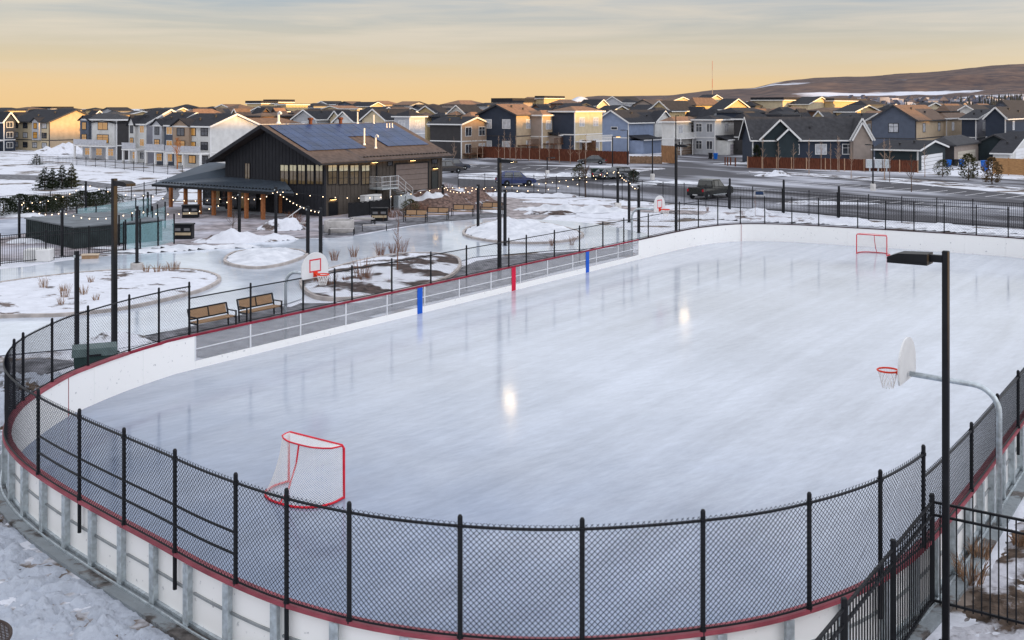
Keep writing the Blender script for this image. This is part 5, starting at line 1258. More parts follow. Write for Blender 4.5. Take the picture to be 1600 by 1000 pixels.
for (Yr, x0, x1, st, y_off) in ((250,470,760,27,15),(262,30,470,30,9),(242,950,1180,30,15),(238,1190,1500,34,14),(285,190,1560,44,12),(335,120,1600,40,8),(385,430,1560,36,5),(430,450,1500,34,3)):
    x = x0
    while x < x1:
        sky_y = 166 if x < 300 else (161 if x < 760 else (157 if x < 1000 else (155 if x < 1250 else 159)))
        ry = sky_y+y_off+RF.uniform(-2.5, 2.5); hw = RF.uniform(15, 24)*300/Yr*(0.6 if Yr < 270 else 1); rf = RF.choice(['gu','gu','gv','hip','hip'])
        FAR.append((x-hw, x+RF.uniform(-3,5), x+hw*1.25, ry+RF.uniform(7, 10)*300/Yr*(0.7 if rf == 'hip' else 1), ry, rf, RF.choice(['yellow','cream','taupe','grey','slate','brown','cream','yellow','white','navy']), RF.choice(['dark','dark','dark','brown','rust','grey']), Yr+RF.uniform(-14,14)))
        x += st*RF.uniform(0.8, 1.2)
seen = {}
FH = sorted(FAR, key=lambda r: r[1])
for (xl, xc, xr, ey, ry, rf, wl, rc, Y) in FH:
    mk = min(marks, key=lambda m: abs(m[0]-xc))[1]
    key = (wl, rc, rf, mk, Y < 275, Y < 335); k = seen.get(key, 0); seen[key] = k+1
    extra = ('', 'another ', 'third ', 'fourth ', 'fifth ')[min(k, 4)]
    dd = 'nearer row' if Y < 275 else ('middle row' if Y < 335 else 'farthest row')
    house('%s%s house, %s %s roof, above %s, %s' % (extra, wn[wl], rn[rc], tn[rf], mk, dd), xl, xc, xr, ey, ry, rf, wl, rc, Y=Y, ws=2, fine=None, group='distant houses on the rise', trim='white' if wl in ('cream','yellow','white','pale') and rf != 'hip' else 'dark')

# ------------------------------------------------------------------ wooden fences
M_fence = mat('red brown fence boards', (0.115, 0.038, 0.022), 0.8, var=0.45, scale=2.5, stretch=(5, 5, 0.6))
M_fence2 = mat('tan fence boards', (0.36, 0.20, 0.09), 0.75, var=0.25, scale=2.5, stretch=(1, 1, 6))
M_fpost = mat('pale post', (0.42, 0.27, 0.18), 0.7, var=0.2)
def board_fence(label, pts, h, m, pm=None, every=2.4, horizontal=False):
    P = [Vector(p) for p in pts]; t = thing('board_fence', label, 'fence', tuple(P[0]))
    for a, b in zip(P, P[1:]):
        n = max(1, round((b-a).length/every)); d = (b-a)/n
        for k in range(n):
            p = a+d*k-P[0]; q = p+d; mb = MB(); dn = d.normalized(); L_ = d.length
            if horizontal:
                z = 0.05
                while z < h-0.1: mb.bar(p+dn*0.07+Vector((0,0,z+0.08)), q-dn*0.07+Vector((0,0,z+0.08)), 0.03, 0.155); z += 0.165
                mb.bar(p+dn*0.07+Vector((0,0,h/2)), q-dn*0.07+Vector((0,0,h/2)), 0.02, h-0.12)
            else:
                j = 0.07; 
                while j < L_-0.08: zt_ = h+0.02*math.sin(j*37); nn_ = Vector((dn.y,-dn.x,0))*0.012; a_ = p+dn*j; b_ = p+dn*(j+0.128); mb.prism([a_+Vector((0,0,0.04)), b_+Vector((0,0,0.04)), b_+Vector((0,0,zt_)), a_+Vector((0,0,zt_))], -nn_, nn_); j += 0.131
                for z in (0.25, h-0.25): mb.bar(p+dn*0.07+Vector((0.0,0.03,z)), q-dn*0.07+Vector((0.0,0.03,z)), 0.03, 0.09)
                mb.bar(p+dn*0.04+Vector((0,0,h+0.04)), q-dn*0.04+Vector((0,0,h+0.04)), 0.1, 0.03)
            mb.build('board_panel', m, t)
        for k in range(n+(1 if b is P[-1] else 0)):
            p = a+d*k-P[0]; MB().rbox(p.x-0.06,p.x+0.06,p.y-0.075,p.y+0.06,-0.05,h+0.08,0.012).build('post', pm or m, t)
board_fence('long red brown board fence behind the row of bare saplings', [at(*p) for p in ((722,245.5),(790,248),(862,251),(938,255.5),(982,257))], 2.0, M_fence, M_fence)
board_fence('higher brown board fence set back beside the white house with navy side', [at(*p)+Vector((0,2,0)) for p in ((832,244),(900,245.5),(932,247))], 3.0, mat('dark fence', (0.11,0.055,0.03), 0.75, var=0.3))
board_fence('tall brown board screen at the end of the blue house yard', [at(*p) for p in ((1034,254.5),(1057,256))], 2.8, mat('upright boards', (0.30,0.16,0.08), 0.75, var=0.5, scale=3, stretch=(5,5,0.5)))
board_fence('low brown fence in front of the blue house', [at(*p) for p in ((984,256),(1010,256),(1034,256))], 1.2, mat('weathered boards', (0.22,0.14,0.09), 0.8, var=0.3))
board_fence('low red brown fence with pale posts in front of the slate bungalow', [at(*p) for p in ((1168,262.5),(1260,265),(1350,267.5),(1434,270))], 1.65, M_fence, M_fpost)
board_fence('tan horizontal board fence at the right edge by the lane', [at(*p) for p in ((1552,272),(1600,274.5),(1680,278))], 2.2, M_fence2, M_fence2, horizontal=True)
for k, (px, pb) in enumerate(((1133,258),(1137,259),(1141.5,258.5),(1149,260))):
    g = at(px, pb); t = tag(MB().rbox(-0.09,0.09,-0.09,0.09,0,1.25+0.1*(k % 2),0.02).build('wooden_post', M_fence), 'short red brown wooden post standing in the snow left of the bungalow fence', 'post', 'wooden posts at the lane end'); t.location = g

# ------------------------------------------------------------------ trees and shrubs
M_bark = mat('pale bark', (0.34, 0.24, 0.18), 0.85, var=0.3, scale=6)
M_bark2 = mat('brown bark', (0.10, 0.07, 0.055), 0.9, var=0.3, scale=6)
M_needle = mat('dark needles', (0.028, 0.042, 0.026), 0.8, var=0.5, scale=1.2, rgb2=(0.060, 0.075, 0.042))
M_needle2 = mat('olive needles', (0.07, 0.075, 0.035), 0.8, var=0.5, scale=1.4, rgb2=(0.13, 0.125, 0.06))
M_twig = mat('red brown twigs', (0.18, 0.085, 0.05), 0.9, var=0.35, scale=4)
M_dry = mat('dry stalks', (0.26, 0.16, 0.10), 0.9, var=0.4, scale=5)
def bare_tree(name, label, loc, h, seed, m, nb=14, spread=0.28, r0=0.05, group=None, fork=True):
    rnd = random.Random(seed); t = thing(name, label, 'tree', tuple(loc), rnd.random()*6, group)
    MB().tube([(0.03*h*0.2*rnd.uniform(-1,1)*k, 0.02*h*0.2*rnd.uniform(-1,1)*k, h*k/5) for k in range(6)], [r0*(1-0.16*k) for k in range(6)], 6).build('trunk', m, t)
    mb = MB()
    for k in range(nb):
        z = h*rnd.uniform(0.3, 0.92); a = rnd.uniform(0, 6.28); l = h*spread*rnd.uniform(0.6, 1.1)*(1.15-z/h)
        p = Vector((0,0,z)); d = Vector((math.cos(a), math.sin(a), rnd.uniform(0.9, 1.7))).normalized()
        q = p+d*l; mb.tube([p, p.lerp(q,0.5)+Vector((0,0,-0.02*l)), q], [r0*0.32, r0*0.24, r0*0.12], 4, cap=False)
        for j in range(4):
            s_ = p.lerp(q, rnd.uniform(0.35, 0.9)); e = (d+Vector((rnd.uniform(-.8,.8), rnd.uniform(-.8,.8), rnd.uniform(-.1,.6)))).normalized()
            mb.tube([s_, s_+e*l*rnd.uniform(0.25, 0.5)], [r0*0.16, r0*0.08], 3, cap=False)
    mb.build('crown', m, t); return t
protoT = [bare_tree('young_tree', '', (0,0,0), 4.6, 11+k, M_bark, 16, 0.25, 0.055) for k in range(3)]
rowA = [(721,246.5),(730,247),(737,247.5),(742,247),(746,248.5),(754,248),(779,249),(788,249.5),(797,250),(806,250.5),(814,250),(827,251.5),(843,252.5),(858,253),(874,255),(891,256),(905,257),(915,257.5)]
rowB = [(1192,264),(1216,267.5),(1240,265.5),(1264,273),(1283,266),(1298,266.5),(1309,267),(1311,268),(1330,279),(1382,281),(1390,270),(1445,277)]
nears = ['the tan gabled front','the tan gabled front','the tan gabled front','the tan gabled front','the dark garage wall','the fence corner','the navy gable house','the navy gable house','the navy gable house','the navy gable house','the navy gable house','the orange hipped house','the orange hipped house','the orange hipped house','the brown deck','the navy side wall','the cream house','the cream house']
for k, (px, py) in enumerate(rowA+rowB):
    pr = protoT[k % 3]; g = at(px, py); sc = 0.85+0.3*((k*37) % 10)/10
    lb = 'thin bare sapling with a pale trunk in front of the red brown board fence' if k < len(rowA) else 'thin bare sapling with a pale trunk in front of the slate bungalow and its fence'
    gr = 'saplings along the board fence' if k < len(rowA) else 'saplings along the bungalow fence'
    if k < 3: pr.location = g; pr.scale = (sc,)*3; pr['label'] = lb; pr['group'] = gr
    else: dup(pr, g, k*1.3, lb, sc, gr)
bare_tree('bare_tree', 'bare twiggy tree wound with small lights behind the picket fence', at(915,308), 4.0, 5, M_bark2, 26, 0.42, 0.09)
bare_tree('bare_tree', 'small bare tree in the picket fence strip left of the lit bare tree', at(853,303), 2.6, 6, M_bark2, 14, 0.4, 0.05)
bare_tree('bare_tree', 'slender red twigged sapling standing in the mulch island', at(621,428), 3.5, 7, M_twig, 16, 0.2, 0.035)
bare_tree('bare_tree', 'orange brown bare tree in front of the tan townhouse gable', at(277,264), 4.6, 8, mat('orange bark', (0.42,0.17,0.06), 0.8, var=0.3), 34, 0.42, 0.12)
bare_tree('bare_tree', 'small grey bare tree on the bare patio before the porch', at(364,370), 2.2, 9, M_bark2, 14, 0.45, 0.035)
bare_tree('bare_tree', 'bare street tree beside the tall lane lamp at the right', at(1424,300), 4.2, 10, M_bark2, 22, 0.36, 0.06)
bare_tree('bare_tree', 'thin bare tree beside the lot lamp with pale concrete base', at(1390,284), 3.6, 14, M_bark2, 12, 0.3, 0.05)
bare_tree('bare_tree', 'leaning bare sapling at the corner of the garage end of the dark building', at(709,265), 4.8, 15, M_bark, 14, 0.25, 0.05)
bare_tree('bare_tree', 'young bare tree standing in the snow by the near picket fence gate', at(1180,343), 2.2, 16, M_twig, 10, 0.3, 0.02)

def conifer(name, label, loc, h, r, seed, m, trunk=0.08, pine=False, group=None, n=1100):
    rnd = random.Random(seed); t = thing(name, label, 'tree', tuple(loc), 0, group)
    MB().tube([(0,0,-0.1),(0,0,h*0.5),(0,0,h*0.97)], [trunk, trunk*0.6, 0.012], 6).build('trunk', M_bark2, t)
    mb = MB()
    for k in range(n):
        f = 1-math.sqrt(rnd.random()) if not pine else rnd.uniform(0.08, 0.98)
        z = h*(0.04+0.95*f) if not pine else h*f
        rad = r*(1-f)**0.8*(0.75+0.35*math.sin(f*40+seed)) if not pine else r*math.sin(math.pi*min(1,f*0.9+0.12))**0.6
        a = rnd.uniform(0, 6.28); q = rad*rnd.uniform(0.35, 1.05)
        if pine: 
            cl = noise.noise(Vector((math.cos(a)*2, math.sin(a)*2, z*1.6+seed)))
            if cl < -0.42: continue
        c = Vector((math.cos(a)*q, math.sin(a)*q, z)); l = (0.075 if pine else 0.07)*h*rnd.uniform(0.6, 1.2)
        for j in range(3):
            d = Vector((math.cos(a)+rnd.uniform(-.7,.7), math.sin(a)+rnd.uniform(-.7,.7), rnd.uniform(-0.45, 0.25) if not pine else rnd.uniform(-.1, 1.0))).normalized()
            s_ = d.cross(Vector((rnd.uniform(-1,1), rnd.uniform(-1,1), 1))).normalized()*l*0.16
            mb.quad(c-s_, c+d*l*0.5-s_*1.2, c+d*l, c+d*l*0.5+s_*1.2, c+s_)
    mb.build('crown', m, t)
    return t
for k, (px, pt, pb, lab) in enumerate(((70,259,296,'biggest dark spruce at the left end of the four in the snowfield'),(82,261,296,'slim spruce tucked right behind the biggest of the four'),(97,257,295,'spruce third from the left in the snowfield group'),(112,254,294,'paler spruce at the right end of the snowfield group'))):
    g = at(px, pb); conifer('spruce', lab, g, zat(pt, g.y), (1.25,0.8,1.1,1.0)[k], 20+k, M_needle if k < 3 else M_needle2, group='spruces in the snowy field')
g = at(57, 257.5); conifer('spruce', 'lone small spruce near the cream townhouse base', g, zat(239, g.y), 1.3, 31, M_needle)
shr = [(5,338,309,'wide dark pine shrub cut by the left edge'),(32,336,303,'tall dark pine shrub behind the far left post'),(55,334,305,'ragged dark shrub second right of the far left post'),(72,335,307,'round dark shrub behind the bright snow heap'),(90,331,304,'sparse pale green pine beside the snow heap'),(104,330,307,'thin dark shrub left of the sturdy post'),(128,325,298,'dense dark pine left of the sunlit light pole'),(146,323,300,'dense dark pine straight behind the picnic tables'),(160,320,297,'tallest dense dark pine beside the sunlit pole'),(174,318,301,'dense dark pine just left of the sunlit pole'),(192,315,306,'low dark pine right of the sunlit pole')]
for k, (px, pb, pt, lab) in enumerate(shr):
    g = at(px, pb); conifer('pine_shrub', lab, g, zat(pt, g.y), 1.35 if k != 4 else 0.9, 40+k, M_needle if k != 4 else M_needle2, 0.06, True, 'pine shrubs on the left', 2000)
for px, pb, pt, lab, m, r in ((641,338,311,'shaggy green pine on the bank under the garage door',M_needle2,1.2),(905,282,256,'small pine beside the lot behind the picket fence',M_needle2,1.3),(990,286,265,'round dark green bush right of the parked black cars',M_needle,0.9),(1473,276,249,'dark olive pine in front of the beige garage',M_needle2,1.6),(1513,282,240,'tall olive pine by the lane between two blue bins',M_needle2,1.7),(1550,288,246,'brownish pine right of the tall lane pine',mat('brown needles',(0.15,0.10,0.05),0.8,var=0.5,rgb2=(0.22,0.15,0.08)),1.6),(1182,257,226,'dark spindly evergreen at the left corner of the bungalow',M_needle,0.9)):
    g = at(px, pb); conifer('pine_tree', lab, g, zat(pt, g.y), r*0.72, int(px), m, 0.09, True, None, 800)

def tuft(label, loc, h, r, n, seed, m, group, name='dry_shrub'):
    rnd = random.Random(seed); mb = MB()
    for k in range(n):
        a = rnd.uniform(0, 6.28); q = r*rnd.random()**0.5*0.5; p = Vector((math.cos(a)*q, math.sin(a)*q, 0)); e = Vector((math.cos(a)*r*rnd.uniform(.3,1), math.sin(a)*r*rnd.uniform(.3,1), h*rnd.uniform(.5,1)))
        mb.tube([p, p.lerp(e,0.6)+Vector((0,0,h*0.1)), e], [0.009,0.007,0.004], 3, cap=False)
    o = mb.build(name, m); o.location = loc; tag(o, label, 'shrub', group); return o
tf = [(68,455,.6),(100,462,.5),(100,470,.7),(95,482,.4),(130,466,.6),(228,430,.5),(245,430,.6),(258,428,.5),(268,427,.55),(276,425,.5),(142,446,.4),(150,476,.4)]
for k, (px, py, h) in enumerate(tf): tuft('leafless brown shrub poking through the snow of the near left island', at(px, py)+Vector((0,0,0.12)), h, h*0.6, 26, 60+k, M_dry, 'dry shrubs on the near left island')
for k, (px, py, h) in enumerate(((522,410,.7),(553,404,.7),(594,402,.9),(613,398,.7),(628,396,.9),(497,445,1.0),(566,443,1.3),(572,446,.9),(516,452,.8),(606,450,.4),(540,445,.4))):
    tuft('red brown leafless shrub in the mulch island beside the left boards', at(px, py)+Vector((0,0,0.1)), h, h*0.6, 40, 90+k, M_twig, 'shrubs in the mulch island')
for k, (px, py, h) in enumerate(((862,384,.6),(893,383,.7),(1160,338,.6),(1105,330,.5))): tuft('lone bare stalky shrub beside the dark walkway behind the boards', at(px, py), h, h*0.5, 22, 120+k, M_twig, 'stalky shrubs by the walkway')
for k, (x, y, h) in enumerate(((8.75,20.3,.5),(9.4,21.4,.4),(10.5,22.0,.3),(8.5,21.3,.35),(9.9,23.4,.3))): tuft('dry grass clump in the dirty snow behind the right picket fence', Vector((x,y,0.0)), h, h*0.9, 60, 140+k, M_dry, 'grass clumps by the right picket fence', 'grass_clump')
for k, (px, py) in enumerate(((598,345),(612,340),(628,338),(650,330),(664,331),(470,356),(463,349),(455,345),(720,302),(735,302),(751,303),(766,304),(702,297),(690,296))):
    tuft('leafless dark red shrub in the planting beside the dark building', at(px, py), 0.8, 0.7, 60, 170+k, M_twig, 'shrubs around the dark building')

# ------------------------------------------------------------------ benches
def bench(label, loc, rz, w=1.8, group=None, back=True):
    """local: sits facing -y, long axis x"""
    t = thing('park_bench', label, 'bench', tuple(loc), rz, group)
    mb = MB()
    for k in range(4): mb.box(-w/2, w/2, -0.22+k*0.115, -0.22+k*0.115+0.095, 0.43, 0.46)
    mb.box(-w/2+0.05, w/2-0.05, -0.2, -0.17, 0.40, 0.429); mb.box(-w/2+0.05, w/2-0.05, 0.17, 0.2, 0.40, 0.429); mb.build('seat', M_wood if back else M_conc, t)
    if back:
        for sx in (-1, 1):
            b = MB()
            xa, xb = (-w/2+0.05, -0.03) if sx < 0 else (0.03, w/2-0.05)
            b.prism([(xa,0.27,0.56),(xb,0.27,0.56),(xb,0.35,0.90),(xa,0.35,0.90)], (0,-0.012,0), (0,0.018,0)); b.build('backrest', M_wood, t)
        fb = MB(); fb.bar((-w/2,0.36,0.93),(w/2,0.36,0.93),0.05,0.05); fb.bar((-w/2,0.26,0.53),(w/2,0.26,0.53),0.05,0.05); fb.bar((0,0.26,0.53),(0,0.36,0.93),0.05,0.05); fb.build('back_frame', M_black, t)
    for sx in (-1, 1):
        x = sx*(w/2+0.02); lg = MB()
        lg.bar((x,-0.25,0),(x,-0.25,0.64 if back else 0.42),0.05); lg.bar((x,0.22,0),(x,0.25,0.5),0.05)
        if back: lg.bar((x,0.25,0.5),(x,0.37,0.95),0.05); lg.bar((x,-0.28,0.65),(x,0.30,0.65),0.06,0.04)
        lg.bar((x,-0.25,0.40),(x,0.25,0.40),0.05); lg.build('leg', M_black, t)
    return t
rb = -ANG+math.pi/2
bench('wood and black steel bench by the left boards, nearer of the pair', W(-14.6,-4.8), rb, 1.9, 'pair of benches behind the left boards')
bench('wood and black steel bench by the left boards, farther of the pair', W(-12.0,-4.9), rb, 1.9, 'pair of benches behind the left boards')
for px, py, lab in ((649,347,'leftmost of the four wooden benches facing the ice trail'),(683,343,'second wooden bench from the left along the ice trail'),(723,338,'third wooden bench along the ice trail, before the bright snow pile'),(768,334,'rightmost wooden bench along the trail, behind the thin dark post')):
    bench(lab, at(px, py), -0.22, 1.75, 'wooden benches along the back of the trail')
# fire pit with backless benches
g = at(530, 362); fp = thing('fire_pit', 'round pale concrete fire pit on the plaza by the dark building', 'fire pit', tuple(g))
MB().lathe([(1.05,0),(1.08,0.05),(1.08,0.82),(1.05,0.86),(0.92,0.86),(0.90,0.80),(0.90,0.45)], 36).build('bowl', M_conc, fp, True)
MB().lathe([(0.88,0.45),(0.88,0.62),(0.2,0.66)], 24).build('ash', mat('ash', (0.05,0.05,0.05), 0.9), fp)
for px, py, rz, lab in ((534,367,0.0,'backless bench in front of the fire pit'),(585,361,0.15,'backless bench right of the fire pit'),(568,351,0.0,'curved backless bench behind the fire pit'),(460,358,0.3,'backless bench left of the two posts near the porch'),(565,349,-0.2,'backless bench nearest the dark waste station')):
    bench(lab, at(px, py), rz, 1.7, 'backless benches round the fire pit', False)

# ------------------------------------------------------------------ bins, cabinets, boxes
M_binblue = mat('blue bin plastic', (0.012, 0.13, 0.52), 0.45, var=0.1)
M_binblack = mat('black bin plastic', (0.02, 0.02, 0.022), 0.5, var=0.2)
M_green = mat('dark green plastic', (0.028, 0.055, 0.050), 0.55, var=0.2)
M_utilg = mat('utility green', (0.03, 0.10, 0.045), 0.5, var=0.15)
def wheelie(label, loc, m, rz=0.0, group='wheeled bins along the lane'):
    t = thing('wheeled_bin', label, 'bin', tuple(loc), rz, group)
    MB().prism([(-0.24,-0.26,0.06),(0.24,-0.26,0.06),(0.24,0.24,0.06),(-0.24,0.24,0.06)], (0,0,0), (0,0,0.01)).build('base', m, t)
    mb = MB(); mb.v = [(-0.24,-0.26,0.07),(0.24,-0.26,0.07),(0.24,0.24,0.07),(-0.24,0.24,0.07),(-0.32,-0.36,1.0),(0.32,-0.36,1.0),(0.32,0.36,1.0),(-0.32,0.36,1.0)]
    mb.f = [(0,3,2,1),(4,5,6,7),(0,1,5,4),(1,2,6,5),(2,3,7,6),(3,0,4,7)]; mb.build('body', m, t)
    MB().rbox(-0.35,0.35,-0.40,0.38,1.005,1.09,0.03).build('lid', m, t)
    MB().tube([(-0.3,0.43,0.97),(0.3,0.43,0.97)],0.025,6).build('handle', m, t)
    for x in (-0.27,0.27): MB().tube([(x-0.03,0.27,0.10),(x+0.03,0.27,0.10)],0.10,10).build('wheel', M_black, t)
for px, pb, m, lab in ((1118,249,M_binblue,'bright blue bin on the driveway, left of the wooden posts'),(1110,248.5,M_binblack,'black bin touching the bright blue driveway bin'),(1161,241.5,M_binblue,'blue bin beside the grey garage door, right one'),(1153,241.5,M_binblack,'black bin between the grey garage door and a blue bin'),
   (1482,261,M_binblue,'blue bin left of the tall lane pine'),(1493,260,M_binblack,'black bin between two blue bins before the beige garage'),(1502,260,M_binblue,'blue bin half hidden by the tall lane pine'),(1537,262,M_binblue,'upper blue bin near the tan fence'),(1541,268,M_binblue,'lower blue bin at the end of the tan fence')):
    wheelie(lab, at(px, pb), m)
g = W(-21.7,-2.2); t = thing('storage_bin', 'dark green lidded storage bin behind the curve of the near left boards', 'bin', tuple(g), -ANG+1.0)
MB().prism([(-0.62,-0.38,0.05),(0.62,-0.38,0.05),(0.66,-0.42,0.72),(-0.66,-0.42,0.72)], (0,0,0), (0,0.8,0)).build('body', M_green, t)
MB().prism([(-0.72,-0.46,0.73),(0.72,-0.46,0.73),(0.70,-0.40,0.98),(-0.70,-0.40,0.98)], (0,0,0), (0,0.88,0)).build('lid', mat('grey green lid', (0.10,0.14,0.14), 0.55, var=0.2), t)
MB().box(-0.2,0.2,-0.50,-0.465,0.74,0.80).build('latch', M_black, t)
def waste(label, loc, rz):
    t = thing('waste_station', label, 'bin', tuple(loc), rz)
    MB().rbox(-0.65,0.65,-0.33,0.33,0,0.95,0.03).build('cabinet', M_black, t)
    MB().rbox(-0.70,0.70,-0.38,0.38,0.96,1.06,0.03).build('top', M_black, t)
    for x in (-0.32,0.32): MB().box(x-0.2,x+0.2,-0.345,-0.331,0.58,0.76).build('opening', mat('grey mouth', (0.16,0.16,0.17), 0.5), t)
    MB().box(-0.58,0.58,-0.35,-0.331,0.28,0.46).build('panel', mat('timber strip', (0.45,0.36,0.24), 0.6), t)
waste('dark double waste station standing on the patio right of the glass panels', at(287,373), 0.0)
waste('dark double waste station near the porch steps, behind the other one', at(298,340), 0.15)
waste('dark double waste station between the fire pit and the stair', at(593,345), 0.05)
g = P1+Uv*(BL*0.30)+Vv*0.9; t = thing('electric_cabinet', 'white electrical cabinet against the building under the window band', 'cabinet', tuple(g), -ANG)
MB().rbox(-0.3,0.3,-1.05,1.05,0,1.55,0.02).build('body', M_whitepaint, t); MB().box(0.302,0.32,-0.02,0.02,0.1,1.45).build('seam', M_black, t); MB().box(0.302,0.36,-0.16,-0.1,0.7,0.85).build('handle', M_galv, t)
g = P1+Uv*(BL*0.545)+Vv*1.2; t = thing('electric_cabinet', 'pale cabinet half under the metal stair landing', 'cabinet', tuple(g), -ANG)
MB().rbox(-0.3,0.3,-0.9,0.9,0,1.25,0.02).build('body', M_galv, t); MB().box(0.302,0.32,-0.02,0.02,0.1,1.2).build('seam', M_black, t)
t = board_fence('black slatted screen along the building below the window band', [P1+Vv*2.2+Uv*0.6, P1+Vv*2.2+Uv*5.6], 1.15, M_black, M_black)
g = at(1372,268.5); t = thing('mailbox_cluster', 'pale grey bank of mailboxes in front of the brown fence by the lane lamp', 'mailbox', tuple(g), -0.05)
for x in (-1.15, 0.0, 1.15):
    b = MB().rbox(x-0.5,x+0.5,-0.25,0.25,0.55,1.75,0.03).build('box', mat('mailbox grey', (0.55,0.56,0.58), 0.45), t); MB().box(x-0.08,x+0.08,-0.1,0.1,0,0.55).build('leg', M_galv, b)
    MB().box(x-0.42,x+0.42,-0.27,-0.251,0.65,1.65).build('door', M_galv, b)
for px, pb, w, h, lab in ((1404,267,0.9,1.35,'tall green utility box right of the mailboxes'),(1418,267,1.3,0.75,'wide low green utility box left of the white garage door')):
    g = at(px, pb); t = thing('utility_box', lab, 'utility box', tuple(g)); MB().rbox(-w/2,w/2,-0.4,0.4,0,h,0.05).build('body', M_utilg, t); MB().rbox(-w/2-0.05,w/2+0.05,-0.45,0.45,h+0.002,h+0.08,0.03).build('lid', M_utilg, t)
for px, pb, lab in ((931,279,'squat dark green utility box among the parked black cars'),(944,280,'grey green utility box just left of the parked black cars')):
    g = at(px, pb); t = thing('utility_box', lab, 'utility box', tuple(g)); MB().rbox(-0.6,0.6,-0.5,0.5,0,1.2,0.06).build('body', M_green, t); MB().rbox(-0.65,0.65,-0.55,0.55,1.202,1.28,0.03).build('lid', M_green, t)

